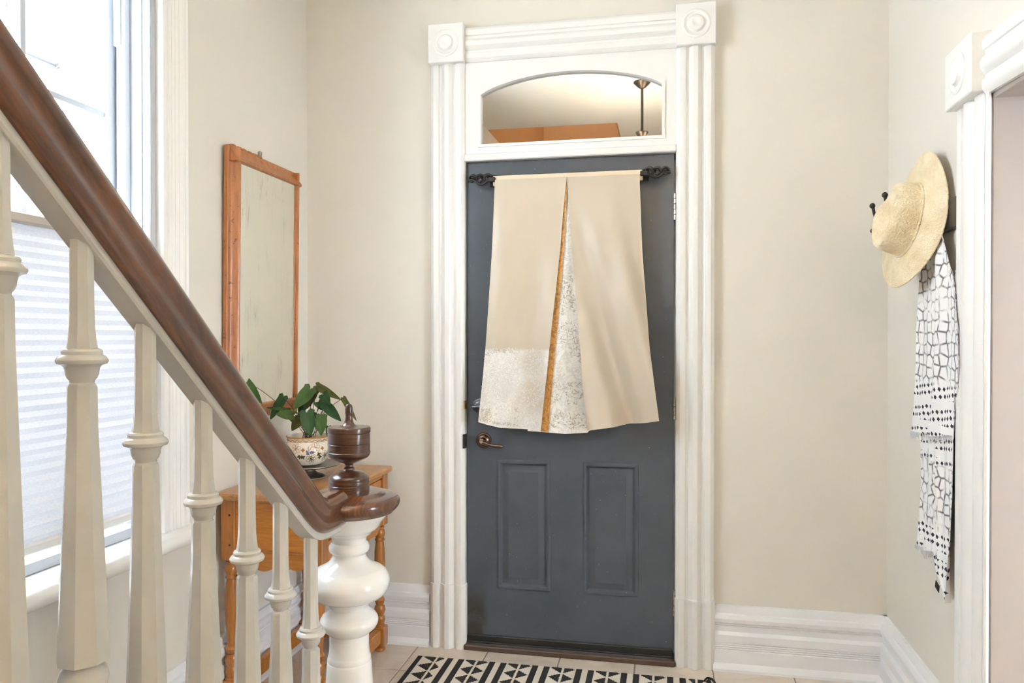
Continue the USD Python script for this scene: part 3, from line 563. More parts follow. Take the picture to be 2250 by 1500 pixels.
# steps
RUN, RISE, NOSE = 0.24, 0.2055, 1.53
nst = 9
for s in range(nst):
    y1 = NOSE - s * RUN; z = RISE * (s + 1)
    part(st, 'tread', bx(XL + 0.012, RX + 0.045, y1 - RUN - 0.012, y1 + 0.025, z - 0.03, z, 0.008), 'tread_wood')
    part(st, 'riser', bx(XL + 0.012, RX + 0.02, y1 - 0.018, y1, max(z - RISE, 0) + 0.001, z - 0.03, 0.001), 'stair_paint')
sk = [(NOSE, 0)]
for s in range(nst): sk += [(NOSE - s * RUN, RISE * (s + 1) - .03), (NOSE - (s + 1) * RUN, RISE * (s + 1) - .03)]
sk += [(NOSE - nst * RUN, 0)]
part(st, 'side_panel', prism(Polygon(sk), [[0, 1, 0], [0, 0, 1], [1, 0, 0]], 0.018, (RX, 0, 0)), 'stair_paint', False)
# balusters: octagonal shafts with turned collars
BAL = [(1.388, .735), (1.269, .849), (1.157, .947), (1.035, 1.066), (.906, 1.172), (.793, 1.284), (.675, 1.382), (.555, 1.49), (.437, 1.59), (.318, 1.70), (.20, 1.80), (.08, 1.905), (-.04, 2.01), (-.16, 2.11), (-.28, 2.21)]
OCT = math.pi / 8
for y, zc in BAL:
    ztop = rail_z(np.array(y), 2.109, 0.919) - 0.010 / math.cos(math.atan(SL)) + 0.012
    s = int(math.floor((NOSE + 0.02 - y) / RUN)); zt = RISE * (s + 1)
    zb = zt + 0.105
    oc = 1.06
    m = [lathe([(.0126 * oc, ztop), (.0130 * oc, zc + .070), (.0136 * oc, zc + .040), (.0150 * oc, zc + .024), (.0172 * oc, zc + .010)][::-1], 8, (RX, y, 0), None, OCT),
         lathe([(.0150, zc + .014), (.0205, zc + .0125), (.0222, zc + .0100), (.0218, zc + .0075), (.0222, zc + .0060), (.0255, zc + .0040), (.0280, zc), (.0280, zc - .0020), (.0268, zc - .0045), (.0220, zc - .0060), (.0195, zc - .0080), (.0183, zc - .0120), (.0178, zc - .0170), (.0160, zc - .0215), (.0135, zc - .0245), (.0130, zc - .0270), (.0140, zc - .0290), (.0120, zc - .0310)][::-1], 28, (RX, y, 0)),
         lathe([(.0145 * oc, zc - .0290), (.0160 * oc, zc - .0325), (.0165 * oc, zc - .08), (.0282 * oc, zb)][::-1], 8, (RX, y, 0), None, OCT),
         lathe([(.020, zb + .002), (.0205, zb - .004), (.026, zb - .012), (.0275, zb - .022), (.026, zb - .032), (.019, zb - .040), (.019, zb - .046), (.024, zb - .050), (.024, zb - .054), (.02, zb - .056)][::-1], 28, (RX, y, 0)),
         bx(RX - .0235, RX + .0235, y - .0235, y + .0235, zt + 0.0005, zb - .050, .003)]
    part(st, 'baluster', cat_(m), 'baluster_white', 30)

# ================================================================== wall mirror
mx = XL
mir = thing('wall_mirror', 'tall old mirror in a worn orange-brown pine frame on the left wall', 'mirror', (XL, 2.75, 1.005))
MY0, MY1, MZ0, MZ1, MW = 2.485, 3.008, 1.004, 2.000, 0.044
ogee = Polygon([(0, 0), (0, .013), (.004, .016), (.010, .017), (.016, .020), (.023, .028), (.030, .038), (.036, .043), (.040, .043), (.0425, .040), (MW, .035), (MW, 0)])
ogee_r = Polygon([(0, 0), (0, .016), (.005, .020), (.014, .021), (.024, .024), (.034, .031), (.042, .039), (.049, .043), (.054, .043), (.057, .040), (.058, .035), (.058, 0)])
lean = math.atan(0.036)
def hang(g):
    g.vertices[:, 0] += (g.vertices[:, 2] - MZ0) * 0.012 + 0.003; return g
part(mir, 'frame_stile', hang(prism(ogee, [[0, 1, 0], [1, 0, 0], [0, 0, 1]], MZ1 - MZ0 - .01, (mx, MY0, MZ0 + .005))), 'mirror_wood', 25)
part(mir, 'frame_stile', hang(prism(ogee, [[0, -1, 0], [1, 0, 0], [0, 0, 1]], MZ1 - MZ0 - .01, (mx, MY1, MZ0 + .005))), 'mirror_wood', 25)
part(mir, 'frame_rail', hang(prism(ogee_r, [[0, 0, 1], [1, 0, 0], [0, 1, 0]], MY1 - MY0 - .022, (mx, MY0 + .008, MZ0))), 'mirror_wood', 25)
tr = part(mir, 'frame_rail', hang(prism(ogee_r, [[0, 0, -1], [1, 0, 0], [0, 1, 0]], MY1 - MY0 - .022, (mx, MY0 + .008, MZ1))), 'mirror_wood', 25)
for q in range(6):
    y = MY0 + 0.020 + q * 0.036
    part(tr, 'notch_tooth', hang(bx(mx + .002, mx + .022, y, y + .024, MZ1 - .004, MZ1 + .005, .003)), 'mirror_wood')
part(mir, 'mirror_glass', hang(bx(mx + .003, mx + .032, MY0 + .042, MY1 - .042, MZ0 + .055, MZ1 - .055, 0)), 'old_mirror', False, label='foxed silver mirror glass')
hk = hang(cat_([lathe([(.008, 0), (.009, .004), (.006, .010), (.008, .016), (.008, .026), (.003, .029)], 14, (mx + .010, 2.712, MZ1 - .002)), bx(mx + .002, mx + .008, 2.700, 2.724, MZ1 - .03, MZ1 + .012, .001)]))
part(mir, 'hanging_hook', hk, 'pewter', 40)

# ================================================================== side table
tb = thing('side_table', 'small antique pine side table with turned legs and scalloped apron', 'side table', (-1.345, 2.745, 0))
TX0, TX1, TY0, TY1, TZ = -1.552, -1.140, 2.412, 3.096, 0.768
part(tb, 'tabletop', bx(TX0, TX1, TY0, TY1, 0.744, TZ, 0.006), 'pine_top')
LX, LY = (-1.508, -1.178), (2.462, 3.040)
tl = [(.016, .100), (.0215, .104), (.0215, .110), (.017, .113), (.0195, .120), (.0225, .132), (.0195, .145), (.015, .150), (.0195, .158), (.0240, .172), (.0205, .188), (.014, .195), (.0175, .199), (.0175, .204), (.020, .208), (.0215, .215), (.018, .221), (.0150, .226), (.0160, .250), (.0200, .310), (.0228, .365), (.0222, .410), (.0185, .445), (.0165, .460),
      (.0195, .463), (.0215, .467), (.0185, .472), (.0165, .476), (.0210, .484), (.0225, .494), (.0205, .506), (.0150, .513), (.0190, .516), (.0195, .522), (.015, .526), (.015, .535)]
for x in LX:
    for y in LY:
        l = part(tb, 'leg', lathe(tl, 22, (x, y, 0)), 'pine_leg', 35)
        part(l, 'leg_block', bx(x - .027, x + .027, y - .025, y + .025, .530, .744, .003), 'pine_leg')
        part(l, 'foot', cat_([bx(x - .027, x + .027, y - .027, y + .027, .022, .104, .004), lathe([(.018, .001), (.023, .006), (.022, .016), (.016, .024)], 18, (x, y, 0))]), 'pine_leg')
        if y < 2.6 and x < -1.4:
            for z in (.69, .585): part(l, 'peg', lathe([(.004, 0), (.004, .0012), (.002, .0016)], 12, (x + .008, y - .025, z), (0, -1, 0)), 'finial_wood')
def scallop(a0, a1, ztop, zmid):
    w = a1 - a0; s = np.linspace(0, 1, 61)
    z = zmid - 0.028 * np.clip(np.sin(s * math.pi * 1) ** 0.5, 0, 1) - 0.010 * np.abs(np.sin(s * math.pi * 4)) * (np.sin(s * math.pi) > .3)
    z[(s < .06) | (s > .94)] = zmid
    return Polygon([(a0, ztop), (a1, ztop)] + [(a0 + w * (1 - t), q) for t, q in zip(s, z)])
def end_apron(y, out):
    a = part(tb, 'apron', prism(scallop(LX[0] + .026, LX[1] - .026, .744, .535), [[1, 0, 0], [0, 0, 1], [0, -out, 0]], .016, (0, y, 0)), 'pine', False)
    for z in (.562, .570): part(a, 'bead', tube([(LX[0] + .026, y - out * .016, z), (LX[1] - .026, y - out * .016, z)], .0022, 8), 'pine_leg', 40)
end_apron(LY[0] - .002, 1); end_apron(LY[1] + .002, -1)
part(tb, 'back_apron', bx(LX[0] - .012, LX[0] + .004, LY[0] + .025, LY[1] - .025, .53, .744, .002), 'pine')
part(tb, 'front_apron', prism(scallop(LY[0] + .025, LY[1] - .025, .600, .535), [[0, 1, 0], [0, 0, 1], [1, 0, 0]], .016, (LX[1] + .006, 0, 0)), 'pine', False)
part(tb, 'drawer_rail', bx(LX[1] - .01, LX[1] + .022, LY[0] + .025, LY[1] - .025, .728, .744, .002), 'pine')
dr = part(tb, 'drawer', bx(LX[1] + .002, LX[1] + .020, LY[0] + .031, LY[1] - .031, .606, .724, .003), 'pine')
part(dr, 'knob', lathe([(.008, 0), (.007, .008), (.013, .014), (.015, .020), (.010, .026), (.001, .028)], 20, (LX[1] + .020, 2.751, .665), (1, 0, 0)), 'pine_leg', 40)
for x in LX: part(tb, 'stretcher', bx(x - .015, x + .015, LY[0] + .027, LY[1] - .027, .040, .098, .003), 'pine')
for y in LY: part(tb, 'stretcher', bx(LX[0] + .027, LX[1] - .027, y - .015, y + .015, .040, .098, .003), 'pine')

# ================================================================== footed dish
PXc, PYc = -1.373, 2.782
ds = thing('footed_dish', 'dull pewter footed dish carrying the potted plant on the side table', 'dish', (PXc, PYc, TZ))
part(ds, 'plate', lathe([(.030, .800), (.060, .8035), (.105, .811), (.122, .8155), (.1265, .8185), (.126, .8205), (.121, .8195), (.104, .8150), (.085, .8135), (.001, .8130)], 56, (PXc, PYc, 0)), 'pewter', 40)
part(ds, 'foot', lathe(spl([(.070, .7682), (.0705, .7705), (.066, .7735), (.050, .779), (.036, .785), (.028, .792), (.027, .797), (.032, .802)], 3), 44, (PXc, PYc, 0)), 'pewter', 40)

# ================================================================== potted plant
pp = thing('potted_plant', 'green heart-leaved houseplant in a cream porcelain pot painted with butterflies and flowers', 'potted plant', (PXc, PYc, .8205))
outer = spl([(.050, .8208), (.056, .8215), (.066, .830), (.078, .846), (.0865, .866), (.0875, .882), (.0840, .898), (.0775, .908), (.0755, .913), (.0765, .918), (.0800, .924), (.0820, .9285)], 5)
inner = np.array([(.0805, .9300), (.0780, .9270), (.0735, .918), (.0740, .908), (.074, .900), (.001, .899)])
pot = part(pp, 'pot', lathe(np.vstack([outer, inner]), 64, (PXc, PYc, 0)), 'porcelain', 40)
part(pp, 'soil', lathe([(.076, .900), (.074, .9062), (.05, .909), (.001, .911)], 32, (PXc, PYc, 0)), 'soil', 40)
def on_pot(poly, th0, zc, off=.0004):
    """flat drawing (metres; x along the pot, y up) wrapped on the glazed outside"""
    V, Fc = trimesh.creation.triangulate_polygon(poly.segmentize(.004), engine='earcut') if False else (None, None)
    g = trimesh.creation.extrude_polygon(poly.segmentize(.003), .0005, engine='earcut')
    v = g.vertices; z = zc + v[:, 1]; r = np.interp(z, outer[:, 1], outer[:, 0]) + off + v[:, 2] * 0.6 - .0002
    th = th0 + v[:, 0] / .083
    return trimesh.Trimesh(np.stack([PXc + r * np.cos(th), PYc + r * np.sin(th), z], 1), g.faces, process=False)
# the band under the rim
part(pot, 'rim_line', lathe([(.0812, .9245), (.0830, .9275), (.0832, .9290), (.0815, .9308), (.0800, .9305)], 64, (PXc, PYc, 0), cap=False), 'glaze_gold', 40)
a = np.linspace(0, 2 * math.pi, 241)
part(pot, 'rim_band', tube(np.stack([PXc + .0785 * np.cos(a), PYc + .0785 * np.sin(a), .9165 + .0026 * np.sin(a * 22)], 1), .0011, 6, False), 'glaze_rust', 40)
part(pot, 'rim_band', tube(np.stack([PXc + .0762 * np.cos(a), PYc + .0762 * np.sin(a), .9115 + 0 * a], 1), .0009, 6, False), 'glaze_gold', 40)
FACE = math.atan2(-PYc, -PXc)            # the side of the pot turned to the hall
def blob(pts): return Polygon(spl(np.array(list(pts) + [pts[0]]) + [1, 0], 5) - [1, 0]).buffer(0)
def petals(n, r, w, c=(0, 0), hollow=True, ph=0.0):
    out = []
    for q in range(n):
        t = ph + q * 2 * math.pi / n
        e = shapely.affinity.rotate(shapely.affinity.scale(Point(0, 0).buffer(1, 12), r * .55, w), t, (0, 0), use_radians=True)
        e = shapely.affinity.translate(e, c[0] + r * .5 * math.cos(t), c[1] + r * .5 * math.sin(t))
        out.append(e.difference(e.buffer(-.0009)) if hollow else e)
    return shapely.union_all(out)
def add_print(shape, th, z, m, name='painted_motif'):
    shape = shapely.affinity.scale(shape, 1.25, 1.25, origin=(0, 0))
    gs = [g for g in getattr(shape, 'geoms', [shape]) if g.area > 1e-7]
    part(pot, name, cat_([on_pot(g, th, z) for g in gs]), m, 40)
for th in (FACE + .08, FACE + 2.2, FACE - 2.1):
    wing = shapely.union_all([blob([(0, .001), (.004, .008), (.008, .019), (.004, .020), (-.003, .012)]), blob([(.001, 0), (.009, .003), (.017, -.001), (.012, -.006), (.004, -.005)]), blob([(0, 0), (-.006, .005), (-.009, .001), (-.005, -.003)]), blob([(0, -.001), (.001, -.008), (-.005, -.009), (-.007, -.004)])])
    add_print(wing, th - .05, .877, 'glaze_blue', 'painted_butterfly')
for th, z in ((FACE + .32, .892), (FACE - .55, .889), (FACE + 1.2, .885), (FACE + 2.9, .89)):
    add_print(petals(6, .015, .0048, ph=.3), th, z, 'glaze_rust'); add_print(petals(4, .006, .002, (.022, -.004), False), th, z, 'glaze_rust')
for th, z in ((FACE + .14, .849), (FACE + .85, .858), (FACE - .8, .853), (FACE + 1.9, .85), (FACE - 1.9, .85)):
    add_print(petals(7, .016, .0044), th, z, 'glaze_umber'); add_print(petals(5, .009, .003, (0, 0), True, .4), th, z, 'glaze_umber')
    add_print(petals(4, .007, .0022, (.027, .004), False), th, z, 'glaze_umber'); add_print(petals(4, .007, .0022, (-.025, .006), False, .5), th, z, 'glaze_umber')
LEAVES = [((-1.539, 2.600, 1.150), (-1.477, 2.620, 1.064), .044, 0), ((-1.462, 2.752, 1.080), (-1.508, 2.732, .991), .037, 1), ((-1.440, 2.762, 1.030), (-1.518, 2.722, 1.041), .016, 0), ((-1.406, 2.722, 1.014), (-1.463, 2.692, 1.020), .037, 0), ((-1.396, 2.732, 1.026), (-1.411, 2.712, 1.023), .013, 2),
          ((-1.366, 2.782, 1.109), (-1.410, 2.732, 1.034), .052, 0), ((-1.358, 2.812, 1.101), (-1.390, 2.802, 1.029), .032, 2), ((-1.350, 2.812, 1.121), (-1.261, 2.842, 1.065), .032, 2), ((-1.310, 2.782, 1.090), (-1.268, 2.752, 1.054), .042, 1), ((-1.312, 2.802, 1.040), (-1.347, 2.772, 1.057), .031, 1),
          ((-1.302, 2.782, 1.051), (-1.226, 2.762, .990), .042, 1), ((-1.248, 2.832, 1.073), (-1.188, 2.822, .985), .023, 2), ((-1.338, 2.702, 1.026), (-1.314, 2.682, .941), .057, 1), ((-1.394, 2.752, .998), (-1.416, 2.732, .952), .040, 2), ((-1.283, 2.712, 1.012), (-1.276, 2.692, .941), .043, 0), ((-1.353, 2.812, .981), (-1.349, 2.812, .946), .018, 0),
          ((-1.365, 2.812, 1.010), (-1.346, 2.812, .993), .022, 1), ((-1.273, 2.752, .968), (-1.266, 2.732, .927), .022, 1), ((-1.455, 2.802, .992), (-1.425, 2.792, .972), .018, 0), ((-1.345, 2.86, 1.06), (-1.32, 2.90, 1.00), .036, 0), ((-1.42, 2.84, 1.05), (-1.455, 2.87, .99), .034, 1)]
to_cam = np.array([0.40, -0.90, 0.12]); to_cam /= np.linalg.norm(to_cam)
for b, t, w, tone in LEAVES:
    b, t = np.array(b), np.array(t); ax = t - b; L = np.linalg.norm(ax); ax /= L
    nrm = to_cam - ax * (to_cam @ ax) + rng.normal(0, .12, 3); nrm -= ax * (nrm @ ax); nrm /= np.linalg.norm(nrm); sd = np.cross(ax, nrm)
    s = np.linspace(0, 1, 17)[:, None]; c = np.linspace(-1, 1, 9)[None]
    half = 0.5 * w * 1.05 * np.sin(np.pi * np.clip(s, 0, 1) ** 0.62) ** 0.75 * (1 - 0.18 * s)
    lobe = -0.17 * L * np.abs(c) ** 0.8 * (1 - s) ** 3 * np.minimum(1, w / L * 2)          # heart lobes reach back past the stalk
    wid = np.where(s < .22, half + 0.30 * w * np.abs(c) * np.exp(-(s / .10) ** 2), half)
    G = b + ax * (s * L + lobe)[..., None] + sd * (c * wid)[..., None] + nrm * (-0.10 * w * (1 - np.abs(c)) * np.ones_like(s) + 0.10 * L * (s * (1 - s)) - .05 * w * np.abs(c) ** 2)[..., None]
    lf = part(pp, 'leaf', cloth(G, .0007, nrm), ('leaf_green', 'leaf_dark', 'leaf_olive')[tone], 60)
    part(lf, 'midrib', tube(b + ax * (s * L * .96) + nrm * (-.10 * w + .10 * L * (s * (1 - s)) + .0010), np.linspace(.0008, .0003, 17), 5), 'leaf_green', 60)
    root = np.array([PXc + rng.uniform(-.022, .022), PYc + rng.uniform(-.022, .022), .907]); q = np.linspace(0, 1, 10)[:, None]
    mid = (root + b) / 2 + [0, 0, .25 * np.linalg.norm((b - root)[:2])]
    part(pp, 'stem', tube((1 - q) ** 2 * root + 2 * q * (1 - q) * mid + q ** 2 * b, .0012, 6), 'stem_brown', 60)

# ================================================================== curtain rod and door curtain
rod = thing('curtain_rod', 'pale flat curtain rod with black iron scroll ends across the top of the front door', 'curtain rod', (-0.405, 3.098, 1.955))
part(rod, 'rod', bx(-0.706, -0.096, 3.1015, 3.1095, 1.936, 1.978, .002), 'pale_slat')
for sg, x0 in ((-1, -0.694), (1, -0.106)):
    sc = [bx(min(x0, x0 + sg * .03), max(x0, x0 + sg * .03), 3.090, 3.152, 1.952, 1.972, .003), bx(min(x0 + sg * .004, x0 + sg * .034), max(x0 + sg * .004, x0 + sg * .034), 3.145, 3.1555, 1.940, 1.990, .002)]
    for q, (cx, rr) in enumerate(((.035, .019), (.067, .018), (.100, .017))):
        a = np.linspace(0.4, 0.4 + 2 * math.pi * 1.35, 40); r = rr * np.linspace(1, .30, 40)
        sc.append(tube(np.stack([x0 + sg * (cx - r * np.cos(a)), 3.105 + .006 * np.sin(a * 2 + q), 1.968 + .010 * (q == 2) * 0 + r * np.sin(a)], 1), np.linspace(.0058, .0038, 40), 9))
    tt = np.linspace(0, 1, 30)
    sc.append(tube(np.stack([x0 + sg * .118 * tt, 3.104 + 0 * tt, 1.955 + .010 * np.sin(tt * 9)], 1), .0052, 9))
    part(rod, 'scroll_finial', cat_(sc), 'black_iron', 40)
cu = thing('door_curtain', 'cream silk split curtain with silver brocade hanging over the upper half of the front door', 'curtain', (-0.40, 3.09, 1.955))
def panel_grid(ztop, left, right, bottom, folds, yb, na=70, nb=46):
    """left/right: (z, x) edges; bottom: (x-fraction, z); folds(x, t) = bulge to the viewer"""
    t = np.linspace(0, 1, na)[:, None]; s = np.linspace(0, 1, nb)[None]
    zb = np.interp(s, *zip(*bottom)); z = ztop + (zb - ztop) * t
    le, ri = np.array(left)[::-1], np.array(right)[::-1]
    xl, xr = np.interp(z, le[:, 0], le[:, 1]), np.interp(z, ri[:, 0], ri[:, 1])
    x = xl + (xr - xl) * s
    return np.stack([x, yb - folds(s, t), z], -1)
def folds_left(s, t): return .012 * t + 1.7 * t * (.010 * np.sin(s * 5.0 + .6 + t) + .006 * np.sin(s * 9 - t * 2.2)) + .020 * t * np.exp(-((s - .10) / .16) ** 2) + .0012 * np.sin(s * 34 + t * 21) * t
def folds_right(s, t):
    d = s * .9 + (1 - t) * .55
    return .034 * t + t * (.044 * np.sin(d * 8.2 + .3) + .011 * np.sin(d * 19 + 1.0)) + .002 * np.sin(t * 34 + s * 5) * t * np.exp(-((s - .05) / .3) ** 2) + .003 * t * np.sin(t * 9 + s * 14)
def folds_in(s, t): return .001 + .003 * t * np.sin(s * 4.0 + .5) + .002 * t * np.sin(s * 11 + t * 8)
Lz = [(1.958, -.694), (1.651, -.705), (1.276, -.728), (.966, -.756)]
Le = [(1.958, -.3985), (1.828, -.411), (1.682, -.422), (1.498, -.441), (1.203, -.472), (.930, -.500)]
part(cu, 'panel', cloth(panel_grid(1.958, Lz, Le, [(0, .966), (.33, .943), (1, .931)], folds_left, 3.086), .0014, (0, 1, 0)), 'foot_brocade', True, label='left curtain panel, plain cream with a silver brocade foot')
def lower(z0, f): # the brocade-woven foot of the left panel follows the same folds
    return f
Rz = [(1.957, -.3975), (1.827, -.387), (1.570, -.367), (1.277, -.339), (.945, -.309)]
Re = [(1.957, -.108), (1.638, -.096), (1.278, -.067), (.985, -.029)]
part(cu, 'panel', cloth(panel_grid(1.957, Rz, Re, [(0, .946), (.65, .969), (1, .989)], folds_right, 3.086, 90, 60), .0014, (0, 1, 0)), 'cream_satin', True, label='plain cream right curtain panel')
Iz = [(1.940, -.402), (1.498, -.448), (.925, -.560)]; Ie = [(1.940, -.394), (1.277, -.320), (.945, -.253)]
part(cu, 'inner_panel', cloth(panel_grid(1.94, Iz, Ie, [(0, .929), (.5, .921), (.8, .927), (.82, .936), (1, .945)], folds_in, 3.0985), .0012, (0, 1, 0)), 'silver_brocade', True, label='silver-white brocade inner panel')
Gz = [(1.938, -.404), (1.498, -.450), (.932, -.520)]; Ge = [(1.938, -.396), (1.682, -.408), (1.498, -.424), (1.203, -.449), (.932, -.473)]
part(cu, 'lining_strip', cloth(panel_grid(1.938, Gz, Ge, [(0, .931), (1, .928)], lambda s, t: .003 + .002 * t * np.sin(s * 3), 3.0935, 60, 8), .001, (0, 1, 0)), 'gold_lining', True, label='golden orange lining strip')
# brocade woven into the left panel's foot: sprays of small leaves that lie in the cloth
def spray(n, box, seedv, size, keep):
    r = np.random.default_rng(seedv); out = []
    while len(out) < n:
        x, z = r.uniform(box[0], box[1]), r.uniform(box[2], box[3])
        if not keep(x, z): continue
        a = r.uniform(0, math.pi); ln = size * r.uniform(.6, 1.3)
        pts = np.array([(0, 0), (ln * .35, ln * .20), (ln, 0), (ln * .35, -ln * .12)])
        pts = pts @ np.array([[math.cos(a), math.sin(a)], [-math.sin(a), math.cos(a)]])
        out.append(pts + [x, z])
    return out
def lay(shapes, grid, off):
    """puts flat leaf outlines on the curtain grid's front"""
    from scipy.spatial import cKDTree
    tree = cKDTree(grid.reshape(-1, 3)[:, [0, 2]]); gv = grid.reshape(-1, 3); V, Fc = [], []
    for p in shapes:
        d, i = tree.query(p, k=4); w = 1 / (d + 1e-5); y = (gv[i, 1] * w).sum(1) / w.sum(1) - off
        n0 = len(V); V += [(p[q, 0], y[q], p[q, 1]) for q in range(4)]; Fc += [(n0, n0 + 1, n0 + 2), (n0, n0 + 2, n0 + 3)]
    return trimesh.Trimesh(np.array(V), np.array(Fc), process=False)
GL = panel_grid(1.958, Lz, Le, [(0, .966), (.33, .943), (1, .931)], folds_left, 3.086)
GI = panel_grid(1.94, Iz, Ie, [(0, .929), (.5, .921), (.8, .927), (.82, .936), (1, .945)], folds_in, 3.0985)
def inside_left(x, z): return np.interp(z, [.966, 1.276], [-.75, -.722]) < x < np.interp(z, [.93, 1.203, 1.498], [-.506, -.478, -.446]) and z > np.interp(x, [-.756, -.67, -.5], [.972, .950, .938])
def keep_left(x, z):
    f = meshkit.fbm(np.array([[x * 9, 0, z * 9]]), 2, 3)[0]
    return inside_left(x, z) and (z < 1.262) and (f > .42 or z > 1.245) and not (-.70 < x < -.60 and 1.02 < z < 1.10 and f < .6)
part(cu, 'brocade_sprays', lay(spray(900, (-.755, -.47, .94, 1.265), 5, .012, keep_left), GL, .0012), 'silver_thread', False, label='silver leaf sprays woven into the foot of the left panel', kind='stuff')
part(cu, 'brocade_sprays', lay(spray(170, (-.755, -.60, .94, 1.265), 9, .010, lambda x, z: keep_left(x, z) and (z < 1.02 or z > 1.235)), GL, .0014), 'taupe_thread', False, label='taupe leaf sprays along the edges of the brocade', kind='stuff')
def keep_in(x, z):
    l = np.interp(z, [.93, 1.203, 1.498], [-.468, -.444, -.420]); r = np.interp(z, [.945, 1.277, 1.57], [-.312, -.342, -.370])
    return l < x < r and (z < 1.56) and (abs(z - 1.49) < .09 or (z < 1.00 and z > .955) or abs(z - 1.09) < .045 or meshkit.fbm(np.array([[x * 12, 2, z * 12]]), 2, 5)[0] > .56)
part(cu, 'brocade_sprays', lay(spray(330, (-.47, -.31, .94, 1.57), 11, .013, keep_in), GI, .0012), 'taupe_thread', False, label='taupe leaf sprays on the inner panel', kind='stuff')

# ================================================================== coat rack, hat, scarf
rk = thing('coat_rack', 'black iron coat rack with curled hooks on the right wall behind the straw hat', 'coat rack', (XR, 2.63, 1.62))
part(rk, 'backplate', bx(XR - .020, XR, 2.30, 2.985, 1.625, 1.715, .003), 'black_iron')
for y, rch, zt in ((2.955, 1.0, 1.782), (2.845, .88, 1.800), (2.615, .70, 1.735)):
    up_ = [(XR - .015, y, 1.700), (XR - .060 * rch, y, 1.700), (XR - .090 * rch, y, 1.700 + (zt - 1.7) * .27), (XR - .100 * rch, y, 1.700 + (zt - 1.7) * .67), (XR - .106 * rch, y, zt)]
    dn = [(XR - .015, y, 1.660), (XR - .060 * rch, y, 1.655), (XR - .088 * rch, y, 1.662), (XR - .100 * rch, y, 1.676), (XR - .104 * rch, y, 1.692)]
    h = part(rk, 'hook', cat_([tube(np.array(up_), .0052, 10), tube(np.array(dn), .0048, 10)]), 'black_iron', 50)
    for (x, yy_, z), r in ((up_[-1], .0100), (dn[-1], .0092)):
        g = trimesh.creation.icosphere(2, r); g.apply_translation((x, yy_, z)); part(h, 'knob', g, 'black_iron', True)
hc = np.array([.752, 2.625, 1.679]); hn = np.array([-.968, -.182, .174]); f1 = np.array([.197, -.117, .973]); f2 = np.array([-.157, .976, .149])
hat = thing('straw_hat', 'wide-brimmed natural straw sun hat hanging on the coat rack', 'hat', hc)
def hat_ring(r, th, h):
    """r: 1 = brim edge; h along the crown's axis"""
    return hc + (f1 * (.213 * r[..., 0] * np.cos(th))[..., None] if False else 0)
th = np.linspace(0, 2 * math.pi, 97)[:-1]
def ring_pts(a, b, h, wob=0.0, dent=0.0):
    hh = h + wob * np.cos(2 * th + .5) + .5 * wob * np.cos(3 * th + 1.4)
    return hc + f1 * (a * np.cos(th))[:, None] + f2 * (b * np.sin(th))[:, None] + hn * hh[:, None]
def sheet(rings, thick):
    R = np.array(rings); back = R - hn * thick
    return loft(np.concatenate([R, back[::-1], R[:1]]), closed=True, cap=False)
br = [ring_pts(.115 + (.098) * q, .085 + (.090) * q, .010 - .004 * q - .010 * q ** 2 + .004 * math.sin(q * 3), .010 * q) for q in np.linspace(0, 1, 16)]
g = sheet(br, .0030); 
if g.volume < 0: g.invert()
part(hat, 'brim', g, 'straw', 50)
rimp = ring_pts(.213, .175, -.004 + .004 * math.sin(3) - .0015, .010)
part(hat, 'brim_edge', tube(np.vstack([rimp, rimp[:1]]), .0026, 8, False), 'straw', True)
CR = [(.117, .086, .004), (.114, .084, .016), (.110, .081, .045), (.106, .077, .070), (.099, .071, .085), (.089, .062, .091), (.076, .052, .088), (.056, .038, .077), (.030, .020, .066), (.006, .004, .063)]
crown = np.array([ring_pts(a, b, h) for a, b, h in CR])
cl = loft(crown, closed=True, cap=True)
d = cl.vertices - hc; a1, b1, h1 = d @ f1, d @ f2, d @ hn
pinch = np.exp(-((a1 - .070) / .040) ** 2) * np.clip(h1 / .09, 0, 1) ** 2
cl.vertices = cl.vertices - f2 * (b1 * pinch * .35)[:, None] - hn * (.016 * pinch)[:, None]
part(hat, 'crown', cl, 'straw', 60)
cr = ring_pts(.1165, .0860, .012)
part(hat, 'crown_band', tube(np.vstack([cr, cr[:1]]), .0042, 8, False), 'straw', True)

sc = thing('scarf', 'long white cotton scarf with charcoal crosses and ragged fringe hanging from the coat rack', 'scarf', (.765, 2.52, 1.60))
def drape(left, right, na, nb, xw, seedv, amp, hem):
    """left/right: (z, y), z falling; a sheet in the wall's plane with long vertical folds towards the hall"""
    L, R = np.array(left), np.array(right)
    z = np.linspace(0, 1, na)[:, None]; s = np.linspace(0, 1, nb)[None]
    zl = L[0, 0] + (L[-1, 0] - L[0, 0]) * z; zr = R[0, 0] + (R[-1, 0] - R[0, 0]) * z
    Z = zl + (zr - zl) * s + hem * z * np.sin(s * 7 + seedv)
    yl = np.interp(zl, L[::-1, 0], L[::-1, 1]); yr = np.interp(zr, R[::-1, 0], R[::-1, 1]); Y = yl + (yr - yl) * s
    X = xw - amp * (np.sin(s * 10.5 + seedv + .8 * np.sin(z * 3)) * .6 + np.sin(s * 19 + 2 * seedv + z * 2.0) * .4) * (0.55 + .45 * z)
    return np.stack([X + 0 * Y, Y, Z], -1)
def fringe(edge, n, ln, seedv):
    r = np.random.default_rng(seedv); out = []
    for q in range(n):
        p = edge[int(r.uniform(0, len(edge) - 1))] + r.normal(0, .0008, 3); dl = np.array([r.normal(0, .002), r.normal(0, .007), -ln * r.uniform(.5, 1.2)])
        out.append(tube([p, p + dl * .5 + r.normal(0, .002, 3), p + dl], .0006, 4))
    return cat_(out)
